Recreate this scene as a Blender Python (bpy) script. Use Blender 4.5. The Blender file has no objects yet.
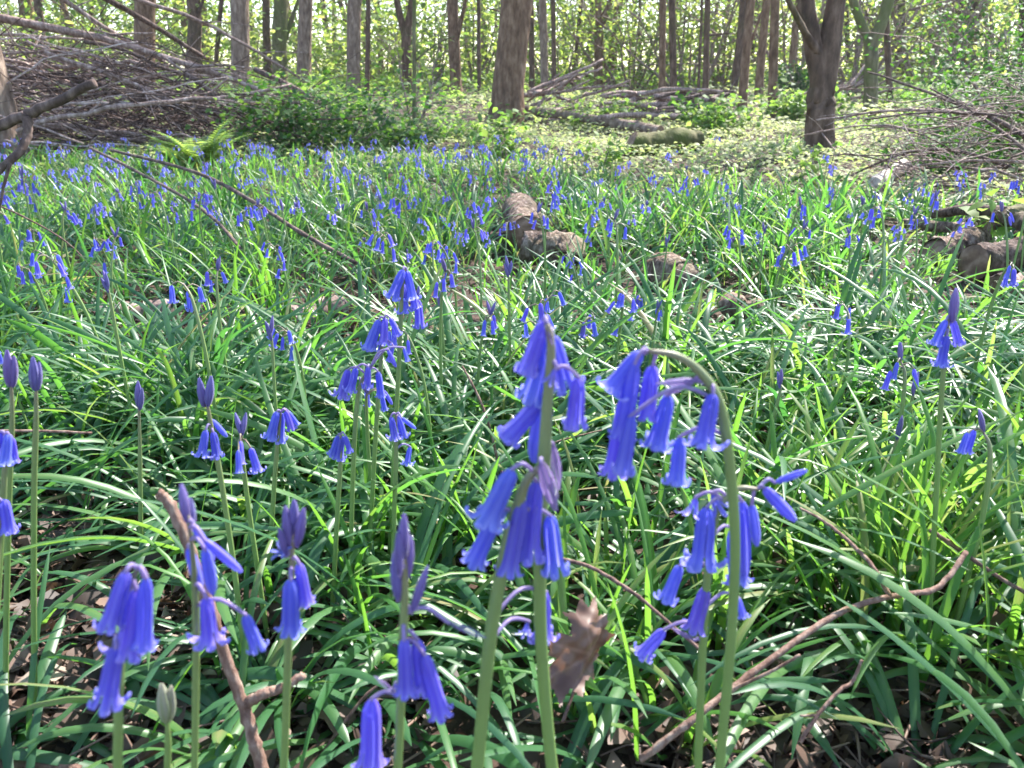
import bpy, math
import numpy as np
from mathutils import Vector, Matrix, Quaternion

R = np.random.default_rng(7)
rad = math.radians
scene = bpy.context.scene
COL = scene.collection

# ------------------------------------------------------------------ camera
F = 770.0; CX = 512.0; CY = 384.0
CAM_H = 0.46; PITCH = rad(21.87)
CP, SP = math.cos(PITCH), math.sin(PITCH)

def ray(px, py):
    u = (px - CX) / F; v = (CY - py) / F
    return np.array([u, CP + v * SP, -SP + v * CP])

def P(px, py, Y):
    d = ray(px, py)
    return np.array([0, 0, CAM_H]) + d * (Y / d[1])

def terrain(x, y):
    x = np.asarray(x, float); y = np.asarray(y, float)
    z = 0.0145 * np.clip(y - 6, 0, 60)
    z = z + 0.012 * np.sin(x * 2.1 + 0.6 * y) * np.cos(y * 1.7 - 0.4 * x) + 0.006 * np.sin(x * 6.3 + 1.0) * np.sin(y * 5.1)
    far = np.clip((y - 6) / 12, 0, 1)
    z = z + far * (0.06 * np.sin(x * 0.35 + 0.8) * np.cos(y * 0.3))
    z = z + 0.16 * np.exp(-(((x - 9) / 5.0) ** 2 + ((y - 14) / 5) ** 2))
    return z

def G(px, py):
    d = ray(px, py); o = np.array([0, 0, CAM_H])
    s = 0.1
    for _ in range(4000):
        p = o + d * s
        h = p[2] - float(terrain(p[0], p[1]))
        if h < 0.001: break
        s += max(0.002, h * 0.5)
        if s > 80: break
    p = o + d * s
    return np.array([p[0], p[1], float(terrain(p[0], p[1]))])

cam = bpy.data.cameras.new("camera"); cam_o = bpy.data.objects.new("camera", cam); COL.objects.link(cam_o)
cam.sensor_fit = 'HORIZONTAL'; cam.sensor_width = 36.0; cam.lens = 36.0 * F / 1024.0
cam.clip_start = 0.01; cam.clip_end = 500
cam_o.location = (0, 0, CAM_H); cam_o.rotation_euler = (rad(90) - PITCH, 0, 0)
cam.dof.use_dof = True; cam.dof.focus_distance = 0.95; cam.dof.aperture_fstop = 14.0
scene.camera = cam_o

# ------------------------------------------------------------------ light
SUN_AZ, SUN_EL = rad(38), rad(47)
w = bpy.data.worlds.new("World"); scene.world = w; w.use_nodes = True
nt = w.node_tree
sky = nt.nodes.new("ShaderNodeTexSky"); sky.sky_type = 'NISHITA'; sky.sun_disc = False
sky.sun_elevation = SUN_EL; sky.sun_rotation = SUN_AZ; sky.air_density = 1.0; sky.dust_density = 0.7; sky.ozone_density = 1.0
nt.links.new(sky.outputs[0], nt.nodes["Background"].inputs[0]); nt.nodes["Background"].inputs[1].default_value = 0.15
sun = bpy.data.lights.new("sun", 'SUN'); sun.energy = 5.0; sun.angle = rad(0.53); sun.color = (1.0, 0.96, 0.89)
sun_o = bpy.data.objects.new("sun", sun); COL.objects.link(sun_o)
sd = Vector((math.sin(SUN_AZ) * math.cos(SUN_EL), math.cos(SUN_AZ) * math.cos(SUN_EL), math.sin(SUN_EL)))
sun_o.rotation_euler = sd.to_track_quat('Z', 'Y').to_euler(); sun_o.location = (6, 8, 14)
SUND = np.array(sd)
scene.view_settings.view_transform = 'Standard'; scene.view_settings.look = 'None'
scene.view_settings.exposure = 1.85; scene.view_settings.gamma = 1.0
scene.render.engine = 'CYCLES'
cy = scene.cycles
cy.use_denoising = True; cy.max_bounces = 7; cy.diffuse_bounces = 3; cy.glossy_bounces = 2; cy.transmission_bounces = 4
cy.use_adaptive_sampling = True; cy.adaptive_threshold = 0.02; cy.sample_clamp_indirect = 6.0; cy.caustics_reflective = False; cy.caustics_refractive = False

# ------------------------------------------------------------------ materials
def new_mat(name):
    m = bpy.data.materials.new(name); m.use_nodes = True
    n = m.node_tree; n.nodes.clear()
    out = n.nodes.new("ShaderNodeOutputMaterial")
    return m, n, out

def ramp(n, stops, src=None):
    r = n.nodes.new("ShaderNodeValToRGB"); e = r.color_ramp.elements
    while len(e) < len(stops): e.new(0.5)
    for k, (p, c) in enumerate(stops):
        e[k].position = p; e[k].color = (*c, 1)
    if src is not None: n.links.new(src, r.inputs[0])
    return r

def leaf_mat(name, stops, tstops, gloss=0.4, trans=0.4, spec=0.5, noise=30.0, attr=True):
    """thin leaf: coloured sheet with a gloss, lets light through"""
    m, n, out = new_mat(name)
    a = n.nodes.new("ShaderNodeAttribute"); a.attribute_name = "tone"
    tc = n.nodes.new("ShaderNodeTexCoord")
    nz = n.nodes.new("ShaderNodeTexNoise"); nz.inputs["Scale"].default_value = noise; nz.inputs["Detail"].default_value = 3
    n.links.new(tc.outputs["Object"], nz.inputs["Vector"])
    mth = n.nodes.new("ShaderNodeMath"); mth.operation = 'MULTIPLY_ADD'
    n.links.new(nz.outputs[0], mth.inputs[0]); mth.inputs[1].default_value = 0.35
    sub = n.nodes.new("ShaderNodeMath"); sub.operation = 'SUBTRACT'; n.links.new(a.outputs["Fac"], sub.inputs[0]); sub.inputs[1].default_value = 0.17
    n.links.new(sub.outputs[0], mth.inputs[2])
    r1 = ramp(n, stops, mth.outputs[0]); r2 = ramp(n, tstops, mth.outputs[0])
    b = n.nodes.new("ShaderNodeBsdfPrincipled"); b.inputs["Roughness"].default_value = gloss
    b.inputs["Specular IOR Level"].default_value = spec
    n.links.new(r1.outputs[0], b.inputs["Base Color"])
    t = n.nodes.new("ShaderNodeBsdfTranslucent"); n.links.new(r2.outputs[0], t.inputs[0])
    mx = n.nodes.new("ShaderNodeMixShader"); mx.inputs[0].default_value = trans
    n.links.new(b.outputs[0], mx.inputs[1]); n.links.new(t.outputs[0], mx.inputs[2])
    n.links.new(mx.outputs[0], out.inputs[0])
    return m

M = {}
M['blade'] = leaf_mat("bluebell_leaf", [(0, (.028, .085, .042)), (.45, (.045, .122, .048)), (.8, (.075, .16, .048)), (1, (.24, .21, .10))],
                      [(0, (.07, .25, .05)), (.5, (.16, .41, .05)), (.85, (.30, .51, .06)), (1, (.42, .38, .14))], gloss=.40, trans=.42, spec=.5, noise=14)
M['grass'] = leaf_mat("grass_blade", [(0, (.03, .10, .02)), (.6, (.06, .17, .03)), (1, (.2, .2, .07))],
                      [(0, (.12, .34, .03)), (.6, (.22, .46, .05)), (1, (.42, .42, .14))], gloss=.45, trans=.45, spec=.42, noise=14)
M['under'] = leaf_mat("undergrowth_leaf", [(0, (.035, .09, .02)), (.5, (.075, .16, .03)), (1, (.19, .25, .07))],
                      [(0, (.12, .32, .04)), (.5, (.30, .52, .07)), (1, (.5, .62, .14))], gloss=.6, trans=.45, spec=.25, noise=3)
M['sunlit_leaf'] = leaf_mat("sunlit_clearing_leaf", [(0, (.11, .16, .045)), (.5, (.22, .27, .10)), (1, (.34, .36, .18))],
                      [(0, (.25, .45, .08)), (.5, (.45, .60, .15)), (1, (.62, .68, .26))], gloss=.6, trans=.42, spec=.25, noise=3)  # extra pale colours paint the sun glare onto the clearing's leaves
M['dark_leaf'] = leaf_mat("bramble_leaf", [(0, (.02, .06, .018)), (.6, (.045, .105, .028)), (1, (.10, .17, .045))],
                      [(0, (.05, .17, .02)), (.6, (.12, .32, .03)), (1, (.28, .46, .06))], gloss=.6, trans=.32, spec=.25, noise=4)
M['young_leaf'] = leaf_mat("spring_leaf", [(0, (.05, .10, .025)), (.5, (.085, .155, .035)), (1, (.16, .22, .06))],
                      [(0, (.16, .31, .05)), (.5, (.34, .48, .07)), (1, (.54, .60, .14))], gloss=.6, trans=.48, spec=.22, noise=2)
M['fern'] = leaf_mat("fern_leaf", [(0, (.07, .17, .03)), (1, (.14, .24, .05))], [(0, (.3, .5, .06)), (1, (.5, .62, .12))], gloss=.45, trans=.5)
M['litter'] = leaf_mat("dead_leaf", [(0, (.035, .022, .018)), (.5, (.10, .06, .045)), (.85, (.20, .13, .10)), (1, (.34, .27, .22))],
                      [(0, (.06, .03, .02)), (1, (.3, .17, .09))], gloss=.6, trans=.15, spec=.4, noise=40)
M['brown_leaf'] = leaf_mat("maple_dead_leaf", [(0, (.07, .034, .024)), (.5, (.14, .075, .052)), (1, (.25, .15, .115))],
                      [(0, (.16, .06, .04)), (1, (.3, .15, .09))], gloss=.5, trans=.25, noise=60)

def petal_mat(name, c0, c1, t0, t1, trans=.4):
    m, n, out = new_mat(name)
    a = n.nodes.new("ShaderNodeAttribute"); a.attribute_name = "tone"
    oi = n.nodes.new("ShaderNodeObjectInfo")
    r1 = ramp(n, [(0, c0), (1, c1)], a.outputs["Fac"]); r2 = ramp(n, [(0, t0), (1, t1)], a.outputs["Fac"])
    hs = n.nodes.new("ShaderNodeHueSaturation"); n.links.new(r1.outputs[0], hs.inputs["Color"])
    mr = n.nodes.new("ShaderNodeMapRange"); n.links.new(oi.outputs["Random"], mr.inputs[0]); mr.inputs[3].default_value = .485; mr.inputs[4].default_value = .525
    n.links.new(mr.outputs[0], hs.inputs["Hue"])
    b = n.nodes.new("ShaderNodeBsdfPrincipled"); b.inputs["Roughness"].default_value = .45; b.inputs["Specular IOR Level"].default_value = .35
    b.inputs["Sheen Weight"].default_value = .15
    n.links.new(hs.outputs[0], b.inputs["Base Color"])
    t = n.nodes.new("ShaderNodeBsdfTranslucent"); n.links.new(r2.outputs[0], t.inputs[0])
    mx = n.nodes.new("ShaderNodeMixShader"); mx.inputs[0].default_value = trans
    n.links.new(b.outputs[0], mx.inputs[1]); n.links.new(t.outputs[0], mx.inputs[2]); n.links.new(mx.outputs[0], out.inputs[0])
    return m
M['petal'] = petal_mat("violet_blue_petal", (.088, .092, .53), (.30, .31, .79), (.135, .14, .80), (.40, .40, .94))
M['bud'] = petal_mat("mauve_bud", (.10, .075, .24), (.20, .17, .42), (.15, .1, .4), (.3, .25, .6), trans=.25)
M['pale_bud'] = petal_mat("pale_green_bud", (.25, .3, .12), (.4, .36, .34), (.35, .42, .15), (.5, .45, .4), trans=.3)
M['bract'] = petal_mat("purple_bract", (.11, .07, .22), (.3, .24, .45), (.2, .1, .4), (.45, .35, .65), trans=.35)

def stem_mat(name, ca, cb, rough=.42):
    m, n, out = new_mat(name)
    a = n.nodes.new("ShaderNodeAttribute"); a.attribute_name = "tone"
    r1 = ramp(n, [(0, ca), (.55, tuple((x + y) / 2 for x, y in zip(ca, cb))), (1, cb)], a.outputs["Fac"])
    b = n.nodes.new("ShaderNodeBsdfPrincipled"); b.inputs["Roughness"].default_value = rough
    n.links.new(r1.outputs[0], b.inputs["Base Color"])
    b.inputs["Subsurface Weight"].default_value = 0.0
    t = n.nodes.new("ShaderNodeBsdfTranslucent"); n.links.new(r1.outputs[0], t.inputs[0])
    mx = n.nodes.new("ShaderNodeMixShader"); mx.inputs[0].default_value = .2
    n.links.new(b.outputs[0], mx.inputs[1]); n.links.new(t.outputs[0], mx.inputs[2]); n.links.new(mx.outputs[0], out.inputs[0])
    return m
M['stem'] = stem_mat("flower_stem", (.20, .31, .09), (.24, .19, .14))

def bark_mat(name, c0, c1, c2, scale=1.0, moss=0.0, mossc=(.06, .09, .02), bump=.9, stretch=.33):
    m, n, out = new_mat(name)
    tc = n.nodes.new("ShaderNodeTexCoord")
    mp = n.nodes.new("ShaderNodeMapping"); mp.inputs["Scale"].default_value = (scale * 22, scale * 22, scale * 22 * stretch)
    n.links.new(tc.outputs["Object"], mp.inputs[0])
    nz = n.nodes.new("ShaderNodeTexNoise"); nz.inputs["Scale"].default_value = 1.0; nz.inputs["Detail"].default_value = 7; nz.inputs["Roughness"].default_value = .62
    n.links.new(mp.outputs[0], nz.inputs["Vector"])
    vo = n.nodes.new("ShaderNodeTexVoronoi"); vo.feature = 'DISTANCE_TO_EDGE'; vo.inputs["Scale"].default_value = 1.1
    n.links.new(mp.outputs[0], vo.inputs["Vector"])
    r1 = ramp(n, [(.33, c0), (.5, c1), (.68, c2)], nz.outputs[0])
    n2 = n.nodes.new("ShaderNodeTexNoise"); n2.inputs["Scale"].default_value = 2.2 * scale; n2.inputs["Detail"].default_value = 5
    n.links.new(tc.outputs["Object"], n2.inputs["Vector"])
    r2 = ramp(n, [(.62 - .35 * moss, (0, 0, 0)), (.75 - .2 * moss, (1, 1, 1))], n2.outputs[0])
    ml = n.nodes.new("ShaderNodeMath"); ml.operation = 'MULTIPLY'; ml.inputs[1].default_value = min(1, moss * 1.4); n.links.new(r2.outputs[0], ml.inputs[0])
    mx = n.nodes.new("ShaderNodeMix"); mx.data_type = 'RGBA'
    n.links.new(ml.outputs[0], mx.inputs["Factor"]); n.links.new(r1.outputs[0], mx.inputs["A"]); mx.inputs["B"].default_value = (*mossc, 1)
    b = n.nodes.new("ShaderNodeBsdfPrincipled"); b.inputs["Roughness"].default_value = .85; b.inputs["Specular IOR Level"].default_value = .25
    n.links.new(mx.outputs["Result"], b.inputs["Base Color"])
    ad = n.nodes.new("ShaderNodeMath"); ad.operation = 'MULTIPLY_ADD'; n.links.new(vo.outputs[0], ad.inputs[0]); ad.inputs[1].default_value = .6; n.links.new(nz.outputs[0], ad.inputs[2])
    bp = n.nodes.new("ShaderNodeBump"); bp.inputs["Strength"].default_value = bump; bp.inputs["Distance"].default_value = .02 / scale
    n.links.new(ad.outputs[0], bp.inputs["Height"]); n.links.new(bp.outputs[0], b.inputs["Normal"])
    n.links.new(b.outputs[0], out.inputs[0])
    return m
M['bark'] = bark_mat("brown_bark", (.075, .042, .026), (.16, .096, .06), (.28, .185, .125), moss=.15)
M['bark_dark'] = bark_mat("dark_bark", (.05, .03, .02), (.105, .065, .044), (.19, .125, .09), moss=.3)
M['bark_moss'] = bark_mat("mossy_bark", (.08, .07, .04), (.15, .13, .07), (.22, .20, .12), moss=.6, mossc=(.09, .12, .03))
M['bark_pale'] = bark_mat("pinkish_bark", (.10, .066, .048), (.20, .14, .105), (.34, .26, .20), moss=.1)
M['branch'] = bark_mat("grey_branch_bark", (.11, .072, .06), (.245, .17, .145), (.45, .36, .32), scale=2.5, moss=.1, bump=.3)
M['branch_sunlit'] = bark_mat("sunlit_branch_bark", (.2, .14, .125), (.40, .31, .285), (.58, .49, .46), scale=2.5, moss=.05, bump=.3)  # pale tone paints sunlight onto thin sticks of the brush pile
M['branch_dark'] = bark_mat("dark_branch_bark", (.04, .025, .02), (.10, .066, .054), (.22, .155, .13), scale=2.5, moss=.1, bump=.3)
M['twig'] = bark_mat("tan_twig_bark", (.085, .045, .033), (.17, .10, .075), (.30, .22, .17), scale=9, moss=.0, bump=.4)
M['twig_dark'] = bark_mat("brown_twig_bark", (.06, .035, .03), (.13, .075, .06), (.24, .16, .13), scale=9, moss=.0, bump=.4)
M['log'] = bark_mat("log_bark", (.05, .03, .022), (.17, .11, .08), (.38, .29, .23), scale=4, moss=.25, bump=1.0)
M['log_dark'] = bark_mat("dark_log_bark", (.02, .012, .01), (.075, .045, .035), (.2, .14, .11), scale=4, moss=.25, bump=1.0)
M['moss_log'] = bark_mat("mossy_log_bark", (.05, .04, .02), (.09, .08, .03), (.16, .13, .06), scale=2, moss=.7, mossc=(.07, .085, .015), bump=.6)

def wood_mat(name, ca, cb, cc):
    m, n, out = new_mat(name)
    tc = n.nodes.new("ShaderNodeTexCoord")
    wv = n.nodes.new("ShaderNodeTexNoise"); wv.inputs["Scale"].default_value = 45; wv.inputs["Detail"].default_value = 6
    n.links.new(tc.outputs["Object"], wv.inputs["Vector"])
    r = ramp(n, [(.3, ca), (.5, cb), (.7, cc)], wv.outputs[0])
    b = n.nodes.new("ShaderNodeBsdfPrincipled"); b.inputs["Roughness"].default_value = .8; n.links.new(r.outputs[0], b.inputs["Base Color"])
    bp = n.nodes.new("ShaderNodeBump"); bp.inputs["Strength"].default_value = .4; bp.inputs["Distance"].default_value = .004
    n.links.new(wv.outputs[0], bp.inputs["Height"]); n.links.new(bp.outputs[0], b.inputs["Normal"]); n.links.new(b.outputs[0], out.inputs[0])
    return m
M['cut'] = wood_mat("weathered_cut_wood", (.09, .05, .03), (.18, .105, .065), (.30, .2, .14))
M['pale_wood'] = wood_mat("bleached_wood", (.30, .24, .2), (.46, .39, .34), (.6, .53, .47))

def soil_mat():
    m, n, out = new_mat("woodland_soil")
    tc = n.nodes.new("ShaderNodeTexCoord")
    n1 = n.nodes.new("ShaderNodeTexNoise"); n1.inputs["Scale"].default_value = 26; n1.inputs["Detail"].default_value = 9; n1.inputs["Roughness"].default_value = .7
    n2 = n.nodes.new("ShaderNodeTexVoronoi"); n2.inputs["Scale"].default_value = 55
    n.links.new(tc.outputs["Object"], n1.inputs["Vector"]); n.links.new(tc.outputs["Object"], n2.inputs["Vector"])
    r = ramp(n, [(.3, (.022, .014, .012)), (.5, (.055, .035, .028)), (.7, (.11, .075, .06))], n1.outputs[0])
    r2 = ramp(n, [(0, (.6, .6, .6)), (1, (1.4, 1.3, 1.25))], n2.outputs["Color"])
    mx = n.nodes.new("ShaderNodeMix"); mx.data_type = 'RGBA'; mx.blend_type = 'MULTIPLY'; mx.inputs["Factor"].default_value = 1
    n.links.new(r.outputs[0], mx.inputs["A"]); n.links.new(r2.outputs[0], mx.inputs["B"])
    b = n.nodes.new("ShaderNodeBsdfPrincipled"); b.inputs["Roughness"].default_value = .9; b.inputs["Specular IOR Level"].default_value = .2
    n.links.new(mx.outputs["Result"], b.inputs["Base Color"])
    bp = n.nodes.new("ShaderNodeBump"); bp.inputs["Strength"].default_value = .8; bp.inputs["Distance"].default_value = .01
    n.links.new(n1.outputs[0], bp.inputs["Height"]); n.links.new(bp.outputs[0], b.inputs["Normal"]); n.links.new(b.outputs[0], out.inputs[0])
    return m
M['soil'] = soil_mat()

# ------------------------------------------------------------------ mesh builder
class MB:
    def __init__(s): s.v = []; s.q = []; s.t = []; s.tone = []; s.qm = []; s.tm = []; s.n = 0
    def add(s, v, q=None, t=None, tone=.5, mi=0):
        v = np.asarray(v, float).reshape(-1, 3)
        if q is not None and len(q):
            s.q.append(np.asarray(q, np.int64) + s.n); s.qm.append(np.full(len(q), mi))
        if t is not None and len(t):
            s.t.append(np.asarray(t, np.int64) + s.n); s.tm.append(np.full(len(t), mi))
        s.v.append(v); s.tone.append(np.broadcast_to(np.asarray(tone, float), (len(v),)).copy()); s.n += len(v)
        return s
    def mesh(s, name, mats, smooth=True):
        v = np.concatenate(s.v); q = np.concatenate(s.q) if s.q else np.zeros((0, 4), int); t = np.concatenate(s.t) if s.t else np.zeros((0, 3), int)
        me = bpy.data.meshes.new(name)
        me.vertices.add(len(v)); me.vertices.foreach_set("co", v.astype(np.float32).ravel())
        nl = len(q) * 4 + len(t) * 3
        me.loops.add(nl); me.loops.foreach_set("vertex_index", np.concatenate([q.ravel(), t.ravel()]).astype(np.int32))
        nf = len(q) + len(t); me.polygons.add(nf)
        ls = np.concatenate([np.arange(len(q)) * 4, len(q) * 4 + np.arange(len(t)) * 3]).astype(np.int32)
        me.polygons.foreach_set("loop_start", ls)
        if not isinstance(mats, (list, tuple)): mats = [mats]
        for m in mats: me.materials.append(m)
        mi = np.concatenate(s.qm + s.tm).astype(np.int32) if (s.qm or s.tm) else np.zeros(0, np.int32)
        me.polygons.foreach_set("material_index", mi)
        me.update(calc_edges=True)
        me.polygons.foreach_set("use_smooth", np.full(nf, smooth))
        a = me.attributes.new("tone", 'FLOAT', 'POINT'); a.data.foreach_set("value", np.concatenate(s.tone).astype(np.float32))
        return me
    def build(s, name, mats, parent=None, loc=(0, 0, 0), smooth=True):
        """link as one object; vertices were given in world space when loc is set, and become local to loc"""
        if any(loc):
            s.v = [a - np.asarray(loc) for a in s.v]
        o = bpy.data.objects.new(name, s.mesh(name, mats, smooth)); COL.objects.link(o)
        if parent is not None: o.parent = parent
        else: o.location = loc
        return o

def tag(o, label=None, cat=None, group=None, kind=None):
    if label: o['label'] = label
    if cat: o['category'] = cat
    if group: o['group'] = group
    if kind: o['kind'] = kind
    return o
def empty(name, loc, label=None, cat=None, group=None):
    o = bpy.data.objects.new(name, None); COL.objects.link(o); o.location = [float(a) for a in loc]; o.empty_display_size = .05
    return tag(o, label, cat, group)

def norm(a): 
    a = np.asarray(a, float); return a / (np.linalg.norm(a, axis=-1, keepdims=True) + 1e-12)

def smooth_path(pts, n):
    """Catmull-Rom through the points"""
    p = np.asarray(pts, float)
    if len(p) < 3:
        t = np.linspace(0, 1, n)[:, None]; return p[0] * (1 - t) + p[-1] * t
    q = np.vstack([2 * p[0] - p[1], p, 2 * p[-1] - p[-2]])
    out = []
    for u in np.linspace(0, len(p) - 1 - 1e-6, n):
        i = int(u); f = u - i; a, b, c, d = q[i], q[i + 1], q[i + 2], q[i + 3]
        out.append(.5 * ((2 * b) + (-a + c) * f + (2 * a - 5 * b + 4 * c - d) * f * f + (-a + 3 * b - 3 * c + d) * f ** 3))
    return np.array(out)

def tube(pts, r, sides=8, rough=0.0, cap=True):
    p = np.asarray(pts, float); n = len(p); r = np.broadcast_to(np.asarray(r, float), (n,))
    tg = norm(np.gradient(p, axis=0))
    up = np.array([0, 0, 1.0]) if abs(tg[0][2]) < .9 else np.array([1.0, 0, 0])
    u = norm(np.cross(tg[0], up)); V = []
    for i in range(n):
        u = norm(u - tg[i] * np.dot(u, tg[i])); wv = np.cross(tg[i], u)
        th = np.arange(sides) * 2 * math.pi / sides
        rr = r[i] * (1 + (R.normal(0, rough, sides) if rough else 0))
        V.append(p[i] + (np.cos(th) * rr)[:, None] * u + (np.sin(th) * rr)[:, None] * wv)
    V = np.concatenate(V); Q = []; T = []
    for i in range(n - 1):
        a = i * sides
        for k in range(sides):
            k2 = (k + 1) % sides; Q.append((a + k, a + k2, a + sides + k2, a + sides + k))
    if cap:
        V = np.vstack([V, p[0], p[-1]]); c0, c1 = len(V) - 2, len(V) - 1
        for k in range(sides):
            k2 = (k + 1) % sides; T.append((c0, k2, k)); e = (n - 1) * sides; T.append((c1, e + k, e + k2))
    return V, Q, T

def add_tube(mb, pts, r, sides=8, tone=.5, rough=0.0, mi=0, cap=True):
    v, q, t = tube(pts, r, sides, rough, cap)
    if np.ndim(tone) == 1:
        tn = np.repeat(np.asarray(tone), sides)
        if cap: tn = np.append(tn, [tone[0], tone[-1]])
    else: tn = tone
    mb.add(v, q, t, tn, mi)

# ------------------------------------------------------------------ ground
def make_ground():
    gx = np.sinh(np.linspace(-4.4, 4.4, 190)) * 2.2
    gy = np.concatenate([np.linspace(-30, -3, 12), np.linspace(-2.5, 8, 150), np.geomspace(8.2, 160, 80)])
    X, Y = np.meshgrid(gx, gy); Z = terrain(X, Y) + 0.004 * np.sin(X * 31 + Y * 17) * np.sin(Y * 29 - X * 11) * (np.abs(X) < 6)
    v = np.stack([X, Y, Z], -1).reshape(-1, 3); nx, ny = len(gx), len(gy)
    i = np.arange(ny - 1)[:, None] * nx + np.arange(nx - 1)[None]
    q = np.stack([i, i + 1, i + nx + 1, i + nx], -1).reshape(-1, 4)
    tag(MB().add(v, q).build("ground", M['soil']), kind='structure')
make_ground()

# ------------------------------------------------------------------ leaf helpers
def blades(pos, head, L, W, e0, bend, S=7, tone=.5, fold=.22, power=1.5, side=0.0, clamp=True, twist=0.0):
    N = len(pos); b = lambda a: np.broadcast_to(np.asarray(a, float), (N,))
    head, L, W, e0, bend, tone, side, twist = map(b, (head, L, W, e0, bend, tone, side, twist))
    t = np.linspace(0, 1, S + 1)
    e = e0[:, None] - bend[:, None] * t[None] ** power
    h = head[:, None] + side[:, None] * t[None]
    d = np.stack([np.cos(h) * np.cos(e), np.sin(h) * np.cos(e), np.sin(e)], -1)
    seg = d[:, :-1] * (L / S)[:, None, None]
    c = np.concatenate([np.zeros((N, 1, 3)), np.cumsum(seg, 1)], 1) + np.asarray(pos)[:, None]
    s = np.stack([-np.sin(h), np.cos(h), np.zeros_like(h)], -1)
    nn = np.cross(s, d)
    tw = twist[:, None] * t[None]
    s2 = s * np.cos(tw)[..., None] + nn * np.sin(tw)[..., None]; n2 = np.cross(s2, d)
    prof = (.55 + .45 * np.clip(t * 4, 0, 1)) * np.sqrt(np.clip(1 - t ** 4.5, .0025, 1))
    wd = W[:, None] * prof[None] * .5
    if clamp:
        g = terrain(c[..., 0], c[..., 1]) + .004
        c[..., 2] = np.maximum(c[..., 2], g + R.uniform(0, .012, (N, 1)))
    l = c + s2 * wd[..., None] + n2 * (wd * fold)[..., None]
    r = c - s2 * wd[..., None] + n2 * (wd * fold)[..., None]
    m = c - n2 * (wd * fold)[..., None]
    v = np.stack([l, m, r], 2).reshape(N, -1, 3)
    k = 3 * (S + 1)
    q = []
    for i in range(S):
        for j in range(2):
            a = i * 3 + j; q.append((a, a + 1, a + 4, a + 3))
    q = np.array(q)[None] + (np.arange(N) * k)[:, None, None]
    tn = np.repeat(tone, k) + np.tile(np.repeat(.10 * (t - .5), 3), N) + np.tile([-.03, .09, -.03], N * (S + 1))
    return v.reshape(-1, 3), q.reshape(-1, 4), tn

def leaf_cards(pos, L, ratio=.6, tone=.5, tilt=.9, dirs=None, flat=.45):
    """six-cornered pointed leaves, curled along the midrib, thrown at all angles"""
    N = len(pos); pos = np.asarray(pos, float)
    L = np.broadcast_to(np.asarray(L, float), (N,)); tone = np.broadcast_to(np.asarray(tone, float), (N,))
    if dirs is None:
        a = R.uniform(0, 2 * math.pi, N); e = R.normal(-.1, flat, N)
        d = np.stack([np.cos(a) * np.cos(e), np.sin(a) * np.cos(e), np.sin(e)], -1)
    else: d = norm(dirs)
    up = norm(np.stack([R.normal(0, tilt * .5, N), R.normal(0, tilt * .5, N), np.ones(N)], -1))
    s = norm(np.cross(d, up)); n = np.cross(s, d)
    Lc = L[:, None]; w = Lc * ratio * .5
    dr = -.12 * Lc
    p0 = pos; l1 = pos + d * Lc * .33 + s * w + n * w * .25; r1 = pos + d * Lc * .33 - s * w + n * w * .25
    l2 = pos + d * Lc * .68 + s * w * .72 + n * (w * .2 + dr * .4); r2 = pos + d * Lc * .68 - s * w * .72 + n * (w * .2 + dr * .4)
    tp = pos + d * Lc + n * dr
    v = np.stack([p0, l1, r1, l2, r2, tp], 1).reshape(-1, 3)
    o = (np.arange(N) * 6)[:, None]
    q = np.array([[1, 2, 4, 3]]) + o
    t = np.concatenate([np.array([[0, 2, 1]]) + o, np.array([[3, 4, 5]]) + o])
    return v, q, t, np.repeat(tone, 6)

# ------------------------------------------------------------------ logs to keep clear of leaves
CLEAR = []   # (x, y, radius)
BARE = [(G(70, 640), .075), (G(180, 690), .06), (G(100, 500), .06), (G(890, 725), .075), (G(700, 760), .05), (G(600, 505), .035), (G(340, 700), .05),
        (G(985, 480), .07), (G(320, 330), .09), (G(150, 320), .09), (G(50, 700), .06), (G(270, 620), .03), (G(960, 620), .03), (G(820, 690), .03), (G(20, 560), .06)]

SHORT = []
def edge_y(x):
    return np.interp(x, [-3, -.4, .35, 1.0, 2.0, 4], [4.3, 4.2, 3.6, 2.75, 2.6, 2.7])
def short_factor(x, y):
    f = np.ones_like(x)
    for a, b, r in SHORT: f = np.where((x - a) ** 2 + (y - b) ** 2 < r * r, np.minimum(f, .42), f)
    return f
def field_density(x, y):
    """0..1 how thick the leaves stand"""
    d = np.ones_like(x)
    d *= .62 + .38 * np.sin(x * 5.3 + 1.3 * np.sin(y * 3.7)) * np.sin(y * 4.9 + 1.1 * np.sin(x * 4.1))
    d = np.clip(d + .15, .25, 1)
    d = d * np.clip((edge_y(x) - y) / .5 + .5, 0.02, 1)
    for p, r in BARE:
        d *= 1 - .93 * np.exp(-(((x - p[0]) ** 2 + (y - p[1]) ** 2) / (r * r)))
    for cx, cy_, r in CLEAR:
        d = np.where((x - cx) ** 2 + (y - cy_) ** 2 < r * r, 0, d)
    return d

def scatter(n, y0, y1, power=1.0, margin=.7, k=.72):
    """ground points in the wedge the field fills"""
    y = y0 + (y1 - y0) * R.random(n * 3) ** power
    wmax = k * y1 + margin
    x = R.uniform(-1, 1, n * 3) * wmax
    keep = np.abs(x) < k * y + margin
    x, y = x[keep][:n], y[keep][:n]
    return x, y

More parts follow.
